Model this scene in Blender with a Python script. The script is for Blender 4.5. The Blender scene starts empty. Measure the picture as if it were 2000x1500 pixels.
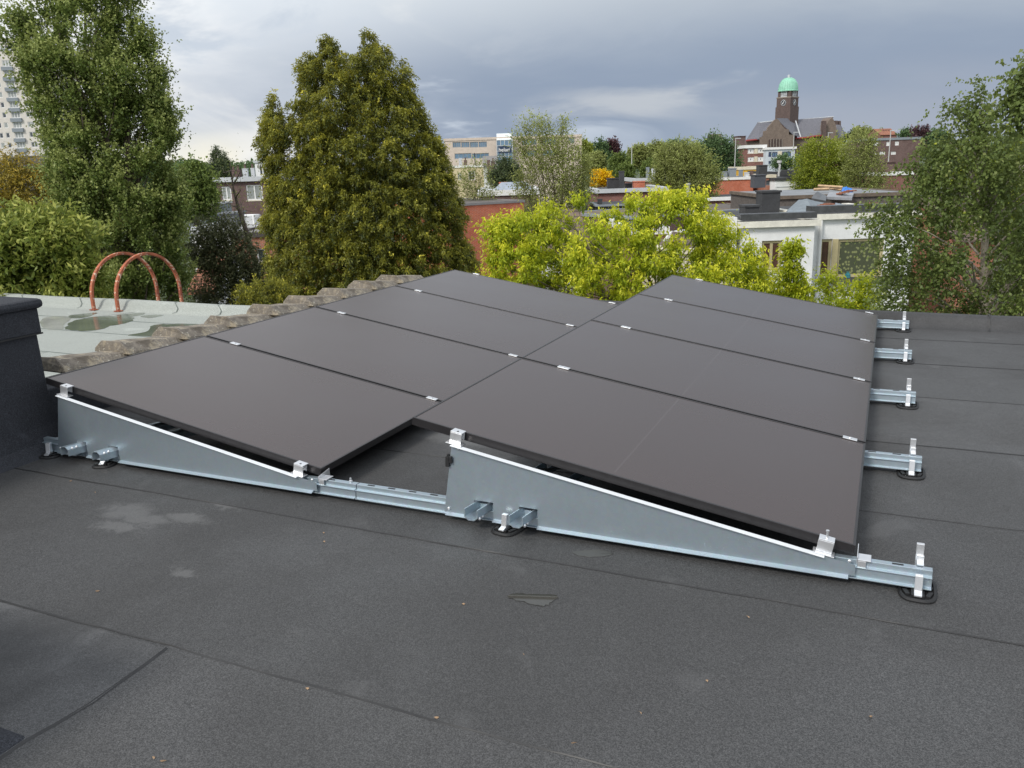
import bpy, math, random
import numpy as np
from mathutils import Vector
random.seed(7); RNG = np.random.default_rng(7)
S = bpy.context.scene
col = S.collection
# ------------------------------------------------------------------ camera
CAM = np.array([3.9914, -2.8296, 1.421]); YAW, PITCH, ROLL, FPX = .4281, -.2588, .0325, 1609.6
def rotm(yaw, pitch, roll):
    c, s = math.cos(yaw), math.sin(yaw); a = np.array([[c, -s, 0], [s, c, 0], [0, 0, 1]])
    c, s = math.cos(pitch), math.sin(pitch); b = np.array([[1, 0, 0], [0, c, -s], [0, s, c]])
    c, s = math.cos(roll), math.sin(roll); d = np.array([[c, 0, s], [0, 1, 0], [-s, 0, c]])
    return a @ b @ d
MC = rotm(YAW, PITCH, ROLL)
cd = bpy.data.cameras.new('camera'); cam = bpy.data.objects.new('camera', cd); col.objects.link(cam)
cd.sensor_width = 36; cd.lens = FPX / 2000 * 36; cd.clip_start = .05; cd.clip_end = 6000
from mathutils import Matrix
cm = Matrix.Identity(4)
for i in range(3):
    cm[i][0], cm[i][1], cm[i][2], cm[i][3] = MC[i, 0], MC[i, 2], -MC[i, 1], CAM[i]
cam.matrix_world = cm
S.camera = cam
HD = np.array([-math.sin(YAW), math.cos(YAW), 0]); RH = np.array([math.cos(YAW), math.sin(YAW), 0])
def ray(px, py): return MC @ np.array([(px - 1000) / FPX, 1, -(py - 750) / FPX])
def at(px, py, d):
    r = ray(px, py); return CAM + r * (d / (r @ HD))
def onz(px, py, z):
    r = ray(px, py); return CAM + r * ((z - CAM[2]) / r[2])
# ------------------------------------------------------------------ world and sun
SUN_EL, SUN_AZ = math.radians(42), math.radians(200)     # azimuth clockwise from +Y
w = bpy.data.worlds.new('World'); S.world = w; w.use_nodes = True
nt = w.node_tree; nt.nodes.clear()
class NT:
    def __init__(s, t): s.t = t
    def n(s, ty, **k):
        o = s.t.nodes.new(ty)
        for a, b in k.items():
            if a == 'inp':
                for q, v in b.items(): s.set(o.inputs[q], v)
            else: setattr(o, a, b)
        return o
    def set(s, i, v):
        if isinstance(v, bpy.types.NodeSocket): s.t.links.new(v, i)
        else: i.default_value = v
    def math(s, op, a, b=0.0, c=None, clamp=False):
        o = s.n('ShaderNodeMath', operation=op, use_clamp=clamp); s.set(o.inputs[0], a); s.set(o.inputs[1], b)
        if c is not None: s.set(o.inputs[2], c)
        return o.outputs[0]
    def mix(s, f, a, b, bt='MIX'):
        o = s.n('ShaderNodeMix', data_type='RGBA', blend_type=bt); s.set(o.inputs[0], f)
        s.set(o.inputs[6], a if isinstance(a, bpy.types.NodeSocket) else (*a, 1)); s.set(o.inputs[7], b if isinstance(b, bpy.types.NodeSocket) else (*b, 1))
        return o.outputs[2]
    def rng(s, v, a, b, c=0.0, d=1.0):
        o = s.n('ShaderNodeMapRange'); o.interpolation_type = 'SMOOTHSTEP'
        for i, q in enumerate((v, a, b, c, d)): s.set(o.inputs[i], q)
        return o.outputs[0]
    def noise(s, vec, scale, detail=4, rough=.55, dist=0.0, out=0):
        o = s.n('ShaderNodeTexNoise'); s.set(o.inputs['Vector'], vec); s.set(o.inputs['Scale'], scale); s.set(o.inputs['Detail'], detail)
        s.set(o.inputs['Roughness'], rough); s.set(o.inputs['Distortion'], dist); return o.outputs[out]
W = NT(nt)
tc = W.n('ShaderNodeTexCoord').outputs['Generated']
sep = W.n('ShaderNodeSeparateXYZ'); W.set(sep.inputs[0], tc); vx, vy, vz = sep.outputs
fr = W.math('ADD', W.math('MULTIPLY', vx, RH[0]), W.math('MULTIPLY', vy, RH[1]))
ff = W.math('ADD', W.math('MULTIPLY', vx, HD[0]), W.math('MULTIPLY', vy, HD[1]))
az = W.math('ARCTAN2', fr, ff)                       # 0 ahead, + to the right (radians)
el = W.math('ARCSINE', vz)
cmb = W.n('ShaderNodeCombineXYZ'); W.set(cmb.inputs[0], az); W.set(cmb.inputs[1], W.math('MULTIPLY', el, 3.2))
nz1 = W.noise(cmb.outputs[0], 3.2, 6, .55, .6)
nz2 = W.noise(cmb.outputs[0], 9.0, 5, .55, .4)
nn = W.math('ADD', W.math('MULTIPLY', W.math('SUBTRACT', nz1, .5), .34), W.math('MULTIPLY', W.math('SUBTRACT', nz2, .5), .16))
azn = W.math('ADD', az, W.math('MULTIPLY', nn, 1.2))
eln = W.math('ADD', el, W.math('MULTIPLY', nn, .20))
# bright broken cloud on the left giving way to a dark rain cloud on the right
hi = W.mix(W.rng(azn, -.42, .32), (.76, .81, .86), (.47, .52, .575))
lo = W.mix(W.rng(azn, -.46, .02), (.63, .67, .725), (.262, .322, .425))
c = W.mix(W.rng(eln, .085, .205), lo, hi)
right_low = W.mix(W.rng(azn, .12, .34), (.31, .375, .47), (.345, .385, .465))
c = W.mix(W.math('MULTIPLY', W.rng(azn, .10, .25), W.rng(eln, .11, .02)), c, right_low)
# cream glow at the horizon on the left
glow = W.math('MULTIPLY', W.rng(azn, -.16, -.26), W.rng(eln, .075, .01))
c = W.mix(glow, c, (.86, .83, .72))
# white patch right of the conifer, and a bright one far left high up
pw = W.math('MULTIPLY', W.rng(W.math('ABSOLUTE', W.math('SUBTRACT', azn, .13)), .13, .02), W.rng(W.math('ABSOLUTE', W.math('SUBTRACT', eln, .062)), .026, .004))
c = W.mix(W.math('MULTIPLY', pw, .62), c, (.58, .60, .62))
pb = W.math('MULTIPLY', W.rng(W.math('ABSOLUTE', W.math('SUBTRACT', azn, -.45)), .17, .02), W.rng(eln, .06, .16))
c = W.mix(W.math('MULTIPLY', pb, .75), c, (.93, .93, .92))
c = W.mix(W.math('MULTIPLY', W.rng(nz1, .52, .70), W.rng(azn, .15, -.25)), c, (.84, .84, .83))
c = W.mix(W.math('MULTIPLY', W.rng(nz1, .46, .36), W.rng(azn, .25, -.1)), c, (.55, .61, .69))
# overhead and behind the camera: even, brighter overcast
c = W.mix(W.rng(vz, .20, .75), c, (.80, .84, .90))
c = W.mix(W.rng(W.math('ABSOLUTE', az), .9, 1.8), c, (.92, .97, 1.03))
sky = W.n('ShaderNodeTexSky', sky_type='NISHITA', sun_disc=False, sun_elevation=SUN_EL, sun_rotation=SUN_AZ)
b1 = W.n('ShaderNodeBackground'); W.set(b1.inputs[0], sky.outputs[0]); b1.inputs[1].default_value = .05
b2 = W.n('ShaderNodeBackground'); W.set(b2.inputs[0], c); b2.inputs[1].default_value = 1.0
mx = W.n('ShaderNodeMixShader'); mx.inputs[0].default_value = .97
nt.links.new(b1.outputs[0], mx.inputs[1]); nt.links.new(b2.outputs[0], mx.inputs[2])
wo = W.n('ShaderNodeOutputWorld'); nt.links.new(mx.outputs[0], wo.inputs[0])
sl = bpy.data.lights.new('sun', 'SUN'); so = bpy.data.objects.new('sun', sl); col.objects.link(so)
sl.energy = 2.3; sl.angle = math.radians(14); sl.color = (1, .95, .87)
sd = Vector((math.sin(SUN_AZ) * math.cos(SUN_EL), math.cos(SUN_AZ) * math.cos(SUN_EL), math.sin(SUN_EL)))
so.rotation_euler = sd.to_track_quat('Z', 'Y').to_euler()
S.view_settings.view_transform = 'Standard'; S.view_settings.look = 'None'; S.view_settings.exposure = .18; S.view_settings.gamma = 1
S.render.engine = 'CYCLES'
# ------------------------------------------------------------------ helpers
ORG = {}
def tag(o, label=None, cat=None, group=None, kind=None):
    if label: o['label'] = label
    if cat: o['category'] = cat
    if group: o['group'] = group
    if kind: o['kind'] = kind
    return o
def empty(name, loc, label=None, cat=None, group=None):
    o = bpy.data.objects.new(name, None); col.objects.link(o); o.location = [float(v) for v in loc]; o.empty_display_size = .1
    ORG[o] = np.array(loc, float); return tag(o, label, cat, group)
def link(name, me, mat, parent=None, smooth=False, bevel=0):
    me.materials.append(mat)
    o = bpy.data.objects.new(name, me); col.objects.link(o)
    if parent is not None: o.parent = parent; ORG[o] = ORG[parent]
    else: ORG[o] = np.zeros(3)
    if smooth: me.polygons.foreach_set('use_smooth', [True] * len(me.polygons))
    if bevel:
        m = o.modifiers.new('bevel', 'BEVEL'); m.width = bevel; m.segments = 2; m.limit_method = 'ANGLE'; m.angle_limit = .6
    return o
class MB:
    def __init__(s): s.v = []; s.f = []
    def add(s, vs, fs):
        k = len(s.v); s.v += [tuple(float(q) for q in p) for p in vs]; s.f += [tuple(i + k for i in f) for f in fs]; return s
    def box(s, c, size, rz=0.0, taper=1.0):
        x, y, z = [q / 2 for q in size]; cs, sn = math.cos(rz), math.sin(rz); vs = []
        for k, (dx, dy, dz) in enumerate([(-1, -1, -1), (1, -1, -1), (1, 1, -1), (-1, 1, -1), (-1, -1, 1), (1, -1, 1), (1, 1, 1), (-1, 1, 1)]):
            t = taper if dz > 0 else 1; X, Y = dx * x * t, dy * y * t
            vs.append((c[0] + X * cs - Y * sn, c[1] + X * sn + Y * cs, c[2] + dz * z))
        return s.add(vs, [(0, 3, 2, 1), (4, 5, 6, 7), (0, 1, 5, 4), (1, 2, 6, 5), (2, 3, 7, 6), (3, 0, 4, 7)])
    def span(s, a, b):     # axis aligned box from corner a to b
        a, b = np.minimum(a, b), np.maximum(a, b); return s.box((a + b) / 2, b - a)
    def hexa(s, bot, top):    # prism between two same-size polygons
        n = len(bot); return s.add(list(bot) + list(top), [tuple(range(n))[::-1], tuple(range(n, 2 * n))] + [(i, (i + 1) % n, n + (i + 1) % n, n + i) for i in range(n)])
    def tube(s, pts, rad, seg=8, cap=True):
        pts = [np.array(p, float) for p in pts]; n = len(pts)
        rad = [rad] * n if np.isscalar(rad) else rad; vs = []; prev = None
        for i, p in enumerate(pts):
            d = pts[min(i + 1, n - 1)] - pts[max(i - 1, 0)]; d = d / (np.linalg.norm(d) + 1e-9)
            if prev is None: prev = np.cross(d, [0.3, .9, .2] if abs(d[2]) > .8 else [0, 0, 1])
            a = prev - d * (prev @ d); a /= np.linalg.norm(a) + 1e-9; prev = a; b = np.cross(d, a)
            for k in range(seg):
                t = 2 * math.pi * k / seg; vs.append(p + (a * math.cos(t) + b * math.sin(t)) * rad[i])
        fs = [(i * seg + k, i * seg + (k + 1) % seg, (i + 1) * seg + (k + 1) % seg, (i + 1) * seg + k) for i in range(n - 1) for k in range(seg)]
        if cap: fs += [tuple(range(seg))[::-1], tuple(range((n - 1) * seg, n * seg))]
        return s.add(vs, fs)
    def lathe(s, c, prof, seg=24):
        vs = [(c[0] + r * math.cos(2 * math.pi * k / seg), c[1] + r * math.sin(2 * math.pi * k / seg), c[2] + z) for r, z in prof for k in range(seg)]
        n = len(prof); return s.add(vs, [(i * seg + k, i * seg + (k + 1) % seg, (i + 1) * seg + (k + 1) % seg, (i + 1) * seg + k) for i in range(n - 1) for k in range(seg)] + [tuple(range(seg))[::-1], tuple(range((n - 1) * seg, n * seg))])
    def sweep(s, prof, path_fn, ts):     # open or closed 2D profile swept: path_fn(t, (a,b)) -> point
        n = len(prof); vs = [path_fn(t, q) for t in ts for q in prof]
        fs = [(i * n + k, i * n + (k + 1) % n, (i + 1) * n + (k + 1) % n, (i + 1) * n + k) for i in range(len(ts) - 1) for k in range(n)]
        fs += [tuple(range(n))[::-1], tuple(range((len(ts) - 1) * n, len(ts) * n))]
        return s.add(vs, fs)
    def build(s, name, mat, parent=None, smooth=False, bevel=0):
        o0 = ORG[parent] if parent is not None else np.zeros(3)
        me = bpy.data.meshes.new(name); v = np.array(s.v) ; me.from_pydata([tuple(q) for q in v - o0], [], s.f); me.update()
        uv = me.uv_layers.new(name='UVMap'); buf = np.zeros((len(me.loops), 2))
        for p in me.polygons:
            nx, ny, nzz = p.normal; h = math.hypot(nx, ny)
            for li in p.loop_indices:
                q = v[me.loops[li].vertex_index]
                if h < .35: buf[li] = q[0], q[1]
                else: buf[li] = (-ny * q[0] + nx * q[1]) / h, q[2]
        uv.data.foreach_set('uv', buf.ravel())
        return link(name, me, mat, parent, smooth, bevel)
def copy_tree(o, parent=None):
    c = o.copy(); col.objects.link(c); c.parent = parent
    for ch in list(o.children): copy_tree(ch, c)
    return c
MATS = {}
def mat(name, base, rough=.7, metal=0.0, var=.15, scale=3.0, bump=0.0, bscale=60.0, spec=.5, extra=None, coat=0.0):
    if name in MATS: return MATS[name]
    m = bpy.data.materials.new(name); m.use_nodes = True; t = NT(m.node_tree); bs = m.node_tree.nodes['Principled BSDF']
    co = t.n('ShaderNodeTexCoord').outputs['Object']
    n1 = t.noise(co, scale, 6, .6); n2 = t.noise(co, scale * 7.3, 3, .6)
    f = t.math('ADD', t.math('MULTIPLY', n1, .7), t.math('MULTIPLY', n2, .3))
    b = np.array(base); c = t.mix(t.rng(f, .3, .7), tuple(b * (1 - var)), tuple(np.minimum(b * (1 + var), 1)))
    if extra: c = extra(t, co, c, bs)
    t.set(bs.inputs['Base Color'], c); t.set(bs.inputs['Roughness'], rough) if not bs.inputs['Roughness'].is_linked else None
    bs.inputs['Metallic'].default_value = metal; bs.inputs['Specular IOR Level'].default_value = spec
    if coat: bs.inputs['Coat Weight'].default_value = coat
    if bump:
        bp = t.n('ShaderNodeBump'); bp.inputs['Strength'].default_value = bump; bp.inputs['Distance'].default_value = .01
        t.set(bp.inputs['Height'], t.noise(co, bscale, 3, .6)); t.set(bs.inputs['Normal'], bp.outputs[0])
    MATS[name] = m; return m
def brickmat(name, c1, c2, mortar, bw=.21, bh=.065, var=.12):
    m = bpy.data.materials.new(name); m.use_nodes = True; t = NT(m.node_tree); bs = m.node_tree.nodes['Principled BSDF']
    uv = t.n('ShaderNodeTexCoord').outputs['UV']; co = t.n('ShaderNodeTexCoord').outputs['Object']
    b = t.n('ShaderNodeTexBrick'); t.set(b.inputs['Vector'], uv); b.inputs['Color1'].default_value = (*c1, 1); b.inputs['Color2'].default_value = (*c2, 1)
    b.inputs['Mortar'].default_value = (*mortar, 1); b.inputs['Scale'].default_value = 1; b.inputs['Brick Width'].default_value = bw; b.inputs['Row Height'].default_value = bh
    b.inputs['Mortar Size'].default_value = .008; b.inputs['Mortar Smooth'].default_value = .3
    n = t.noise(co, 1.1, 6, .65)
    cc = t.mix(t.rng(n, .35, .7, 0, .45), b.outputs['Color'], tuple(np.array(c2) * .6))
    t.set(bs.inputs['Base Color'], cc); bs.inputs['Roughness'].default_value = .9
    bp = t.n('ShaderNodeBump'); bp.inputs['Strength'].default_value = .4; bp.inputs['Distance'].default_value = .008; t.set(bp.inputs['Height'], b.outputs['Fac']); bp.invert = True
    t.set(bs.inputs['Normal'], bp.outputs[0]); return m
def glass(name, c=(.03, .04, .05), rough=.06, spec=.9):
    return mat(name, c, rough, 0, .3, .6, spec=spec)
# --- roofing felt
def felt(name, base, wet=True, speck=.52, stain=.38, grain=265.0, dust=()):
    m = bpy.data.materials.new(name); m.use_nodes = True; t = NT(m.node_tree); bs = m.node_tree.nodes['Principled BSDF']
    mo = t.n('ShaderNodeMapping'); t.set(mo.inputs['Vector'], t.n('ShaderNodeTexCoord').outputs['Object']); mo.inputs['Location'].default_value = (0, 0, .00137); co = mo.outputs[0]; b = np.array(base)
    g = t.noise(co, grain, 2, .8); g2 = t.noise(co, grain * .42, 3, .8)
    big = t.noise(co, .9, 6, .6, .3); mid = t.noise(co, 3.1, 5, .62, .5)
    c = t.mix(t.rng(g, .36, .66), tuple(b * (1 - speck)), tuple(b * (1 + speck)))
    c = t.mix(t.math('MULTIPLY', t.rng(g2, .56, .70), .55), c, tuple(b * 2.3))
    c = t.mix(t.math('MULTIPLY', t.rng(g2, .44, .34), .6), c, tuple(b * .35))
    c = t.mix(t.math('MULTIPLY', t.rng(big, .35, .68), stain), c, tuple(b * .45))
    c = t.mix(t.math('MULTIPLY', t.rng(mid, .60, .74), .38), c, tuple(b * 1.75))
    if dust:
        wn = t.noise(co, 11, 6, .68, .6, 1); va = t.n('ShaderNodeVectorMath', operation='MULTIPLY_ADD'); t.set(va.inputs[0], wn); va.inputs[1].default_value = (.34, .16, 0); t.set(va.inputs[2], co)
        vb = t.n('ShaderNodeVectorMath', operation='SUBTRACT'); t.set(vb.inputs[0], va.outputs[0]); vb.inputs[1].default_value = (.17, .08, 0); mask = None
        for dx, dy, rx, ry in dust:
            mp = t.n('ShaderNodeMapping'); t.set(mp.inputs['Vector'], vb.outputs[0]); mp.inputs['Location'].default_value = (-dx / rx, -dy / ry, 0); mp.inputs['Scale'].default_value = (1 / rx, 1 / ry, 0)
            vl = t.n('ShaderNodeVectorMath', operation='LENGTH'); t.set(vl.inputs[0], mp.outputs[0]); q = t.rng(vl.outputs['Value'], 1.15, .45); mask = q if mask is None else t.math('MAXIMUM', mask, q)
        c = t.mix(t.math('MULTIPLY', mask, .42), c, (.17, .17, .17))
    t.set(bs.inputs['Base Color'], c)
    r = t.math('ADD', t.rng(big, .35, .65, .50, .80), t.math('MULTIPLY', t.math('SUBTRACT', g2, .5), .3)) if wet else .85
    t.set(bs.inputs['Roughness'], r); bs.inputs['Specular IOR Level'].default_value = .5 if wet else .3
    bp = t.n('ShaderNodeBump'); bp.inputs['Strength'].default_value = .8; bp.inputs['Distance'].default_value = .003; t.set(bp.inputs['Height'], g)
    bp2 = t.n('ShaderNodeBump'); bp2.inputs['Strength'].default_value = .35; bp2.inputs['Distance'].default_value = .03; t.set(bp2.inputs['Height'], mid); t.set(bp2.inputs['Normal'], bp.outputs[0])
    t.set(bs.inputs['Normal'], bp2.outputs[0]); MATS[name] = m; return m
FELT = felt('dark_felt', (.066, .066, .067), dust=[(1.02, -.46, .14, .10), (1.16, -.50, .16, .06), (1.33, -.42, .14, .06), (1.12, -.60, .14, .05), (-.1, -.42, .12, .06), (.02, -.5, .08, .05), (1.4, -.24, .12, .05), (.75, -.2, .06, .03), (2.0, .9, .35, .10), (2.1, .55, .3, .06), (1.7, -.8, .1, .03)])
FELT2 = felt('wall_felt', (.044, .047, .056), wet=False, stain=.3)
FELTG = felt('pale_green_felt', (.335, .355, .33), wet=False, speck=.25, stain=.15, grain=260.0)
BITU = mat('bitumen', (.024, .024, .025), .5, 0, .3, 8)
def galv_extra(t, co, c, bs):
    v = t.n('ShaderNodeTexVoronoi'); t.set(v.inputs['Vector'], co); v.inputs['Scale'].default_value = 90
    c = t.mix(.03, c, v.outputs['Color'])
    d = t.n('ShaderNodeTexVoronoi'); t.set(d.inputs['Vector'], co); d.inputs['Scale'].default_value = 110
    n = t.noise(co, 9, 4, .7)
    drop = t.math('MULTIPLY', t.rng(d.outputs['Distance'], .16, .10), t.rng(n, .5, .62))
    bp = t.n('ShaderNodeBump'); bp.inputs['Strength'].default_value = .9; bp.inputs['Distance'].default_value = .003; t.set(bp.inputs['Height'], drop)
    t.set(bs.inputs['Normal'], bp.outputs[0]); t.set(bs.inputs['Roughness'], t.math('ADD', .40, t.math('MULTIPLY', t.noise(co, 25, 3), .12)))
    return c
GALV = mat('galvanised_steel', (.42, .495, .55), .45, .8, .03, 2.0, extra=galv_extra)
ALU = mat('aluminium', (.80, .81, .83), .34, .8, .05, 10)
FLAN = mat('lit_flange_steel', (.78, .81, .84), .5, .15, .05, 4)  # whiter copy of the plate steel, light on the top flange painted in
PLAST = mat('black_plastic', (.012, .012, .013), .6, 0, .2, 20)
FRAMEB = mat('black_frame', (.035, .033, .035), .32, .4, .1, 20)
def cell_extra(t, co, c, bs):
    v = t.n('ShaderNodeTexVoronoi'); t.set(v.inputs['Vector'], co); v.inputs['Scale'].default_value = 55
    n = t.noise(co, 2.3, 4, .7)
    f = t.math('MULTIPLY', t.rng(v.outputs['Distance'], .075, .04), t.rng(n, .48, .60))
    c = t.mix(t.math('MULTIPLY', f, .8), c, (.006, .006, .007))
    t.set(bs.inputs['Roughness'], t.math('ADD', .20, t.math('MULTIPLY', t.noise(co, 1.3, 5), .12)))
    bs.inputs['IOR'].default_value = 1.5
    return c
CELL = mat('cell_glass', (.040, .024, .021), .3, 0, .03, .7, spec=.85, extra=cell_extra)
CELLL = mat('cell_gap', (.060, .044, .042), .26, 0, .03, .7, spec=.75)
def lichen(t, co, c, bs):
    n = t.noise(co, 14, 6, .7); n2 = t.noise(co, 45, 4, .7)
    c = t.mix(t.math('MULTIPLY', t.rng(n, .5, .62), .75), c, (.42, .36, .26)); c = t.mix(t.rng(n2, .60, .68), c, (.55, .53, .46)); return t.mix(t.rng(t.noise(co, 5, 4), .55, .72, 0, .8), c, (.07, .055, .04))
TILE = mat('weathered_concrete', (.20, .175, .145), .95, 0, .3, 10, .9, 55, extra=lichen)
def rusty(t, co, c, bs):
    n = t.noise(co, 22, 5, .7); return t.mix(t.rng(t.noise(co, 6, 4), .5, .7), t.mix(t.rng(n, .55, .60), c, (.66, .50, .38)), (.20, .06, .04))
RUST = mat('rust_painted_steel', (.36, .105, .05), .8, 0, .35, 9, .3, 60, extra=rusty)
BR_RED = brickmat('red_brick', (.60, .13, .045), (.48, .095, .036), (.42, .34, .28))
BR_ORG = brickmat('orange_brick', (.40, .13, .065), (.31, .095, .05), (.33, .28, .24))
BR_BRN = brickmat('brown_brick', (.15, .085, .075), (.11, .06, .055), (.2, .17, .16))
BR_CHU = brickmat('church_brick', (.215, .165, .13), (.16, .12, .10), (.22, .19, .17), .4, .12)
BR_TWR = brickmat('tower_brick', (.13, .09, .08), (.10, .07, .065), (.14, .11, .10), .4, .12)
BR_ROW = brickmat('row_brick', (.27, .10, .075), (.2, .075, .06), (.26, .21, .19))
WHITE = mat('white_render', (.74, .75, .75), .85, 0, .08, 1.2)
CREAM = mat('cream_trim', (.66, .60, .47), .7, 0, .1, 2)
YELL = mat('yellow_render', (.55, .47, .30), .85, 0, .08, 1)
STONE = mat('pink_stone', (.58, .49, .42), .85, 0, .10, 1.5)
PANELT = mat('tower_panels', (.62, .585, .54), .8, 0, .06, 1)
GREYP = mat('grey_panel', (.22, .25, .28), .7, 0, .1, 1)
LGREY = mat('light_grey', (.5, .52, .54), .7, 0, .1, 1)
PALEB = mat('pale_blue_render', (.52, .57, .62), .8, 0, .06, 1)
WFRAME = mat('white_frame', (.75, .75, .74), .5, 0, .05, 3)
BFRAME = mat('beige_frame', (.42, .36, .2), .5, 0, .1, 3)
DFRAME = mat('dark_blue_frame', (.04, .06, .12), .5, 0, .1, 3)
GLASS = glass('window_glass'); GLASSB = glass('blue_glass', (.10, .19, .29)); GLASSL = glass('curtained_glass', (.30, .32, .31), .15, .6)
GLASSR = mat('brown_curtain_glass', (.085, .04, .03), .1, 0, .3, 6, spec=.8)
SLATE = mat('slate', (.13, .13, .15), .6, 0, .15, 1.5, .3, 8)
COPPER = mat('green_copper', (.27, .56, .42), .6, 0, .15, 1.2)
REDTR = mat('red_gutter', (.30, .04, .04), .6, 0, .1, 2)
DARKR = mat('dark_roofing', (.040, .041, .044), .7, 0, .3, 1.5)
GRAVEL = mat('gravel_roofing', (.115, .10, .09), .9, 0, .3, 6, .6, 40)
PALER = mat('pale_roofing', (.20, .19, .18), .85, 0, .2, 2)
BROWNR = mat('mossy_roofing', (.14, .11, .085), .9, 0, .35, 2)
def tilex(t, co, c, bs):
    uv = t.n('ShaderNodeTexCoord').outputs['UV']; b = t.n('ShaderNodeTexBrick'); t.set(b.inputs['Vector'], uv); b.inputs['Scale'].default_value = 1
    b.inputs['Brick Width'].default_value = .24; b.inputs['Row Height'].default_value = .2; b.inputs['Mortar Size'].default_value = .015
    b.inputs['Color1'].default_value = (1, 1, 1, 1); b.inputs['Color2'].default_value = (.7, .7, .7, 1); b.inputs['Mortar'].default_value = (.3, .3, .3, 1)
    return t.mix(1.0, c, b.outputs['Color'], 'MULTIPLY')
CLAYT = mat('clay_tiles', (.36, .15, .09), .85, 0, .25, 3, extra=tilex)
BRNT = mat('brown_tiles', (.16, .115, .09), .85, 0, .3, 3, extra=tilex)
TARP = mat('black_tarp', (.06, .062, .065), .28, 0, .3, 3, .5, 6)
TARPG = mat('grey_tarp', (.17, .20, .22), .4, 0, .2, 3, .4, 6)
BLUE = mat('blue_tarp', (.03, .20, .62), .5, 0, .3, 8)
WOOD = mat('pale_wood', (.42, .29, .17), .8, 0, .3, 6)
WOODR = mat('reddish_boards', (.20, .085, .065), .8, 0, .3, 4)
BARK = mat('bark', (.12, .095, .075), .95, 0, .4, 6, .8, 30)
BARKD = mat('dark_bark', (.05, .042, .036), .95, 0, .4, 6, .8, 30)
BARKW = mat('birch_bark', (.42, .37, .31), .8, 0, .45, 9, .3, 40)
NAVY = mat('navy_sign', (.018, .035, .085), .5, 0, .05, 1)
STEELG = mat('pole_steel', (.48, .48, .47), .5, .2, .1, 2)
SOIL = mat('soil_grass', (.055, .075, .03), .95, 0, .5, .15)
LF = 1.55
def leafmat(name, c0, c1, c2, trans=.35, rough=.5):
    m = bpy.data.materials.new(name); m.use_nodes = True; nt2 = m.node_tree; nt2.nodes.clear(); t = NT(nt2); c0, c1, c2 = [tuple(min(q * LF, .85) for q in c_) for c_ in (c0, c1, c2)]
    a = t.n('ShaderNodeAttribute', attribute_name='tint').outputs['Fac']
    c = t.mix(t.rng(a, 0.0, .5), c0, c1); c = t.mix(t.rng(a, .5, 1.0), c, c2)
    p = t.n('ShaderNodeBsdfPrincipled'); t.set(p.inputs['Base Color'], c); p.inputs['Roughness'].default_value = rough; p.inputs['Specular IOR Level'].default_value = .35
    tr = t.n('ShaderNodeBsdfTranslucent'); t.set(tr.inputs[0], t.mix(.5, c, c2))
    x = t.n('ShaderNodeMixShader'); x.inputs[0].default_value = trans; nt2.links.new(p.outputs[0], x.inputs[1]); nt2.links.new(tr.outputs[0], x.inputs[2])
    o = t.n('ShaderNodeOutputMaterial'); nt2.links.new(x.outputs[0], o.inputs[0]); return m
L_POP = leafmat('poplar_leaf', (.045, .070, .016), (.095, .135, .028), (.24, .27, .085))
L_CYP = leafmat('cypress_leaf', (.022, .036, .010), (.135, .142, .020), (.52, .46, .058), .3)
L_MAP = leafmat('maple_leaf', (.085, .135, .008), (.25, .30, .014), (.50, .49, .035), .42)
L_BIR = leafmat('birch_leaf', (.045, .070, .018), (.10, .135, .034), (.27, .29, .10), .35)
L_LAU = leafmat('laurel_leaf', (.055, .085, .014), (.12, .155, .026), (.30, .31, .075), .35)
L_DRK = leafmat('dark_leaf', (.025, .042, .018), (.055, .075, .032), (.13, .15, .07), .25)
L_DR2 = leafmat('dull_olive_leaf', (.030, .042, .018), (.07, .078, .034), (.16, .16, .08), .25)
L_LAR = leafmat('bronze_conifer_leaf', (.06, .06, .012), (.16, .13, .018), (.32, .23, .03), .25)
L_MID = leafmat('mid_green_leaf', (.042, .065, .018), (.085, .12, .028), (.18, .225, .055), .35)
L_OLV = leafmat('olive_leaf', (.09, .095, .035), (.16, .175, .055), (.28, .32, .09), .35)
L_FOR = leafmat('wood_leaf', (.028, .055, .024), (.06, .10, .04), (.13, .19, .07), .25)
L_YEL = leafmat('yellow_blossom', (.42, .24, .006), (.52, .33, .008), (.60, .43, .012), .4)
L_PUR = leafmat('purple_leaf', (.03, .018, .022), (.06, .03, .035), (.10, .05, .05), .2)
L_GRN = leafmat('bright_green_leaf', (.07, .10, .012), (.15, .185, .02), (.30, .32, .04), .4)
# ------------------------------------------------------------------ ground
g = MB(); g.add([(-4000, -4000, -8.5), (4000, -4000, -8.5), (4000, 4000, -8.5), (-4000, 4000, -8.5)], [(0, 1, 2, 3)])
tag(g.build('ground', SOIL), kind='structure')
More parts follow.
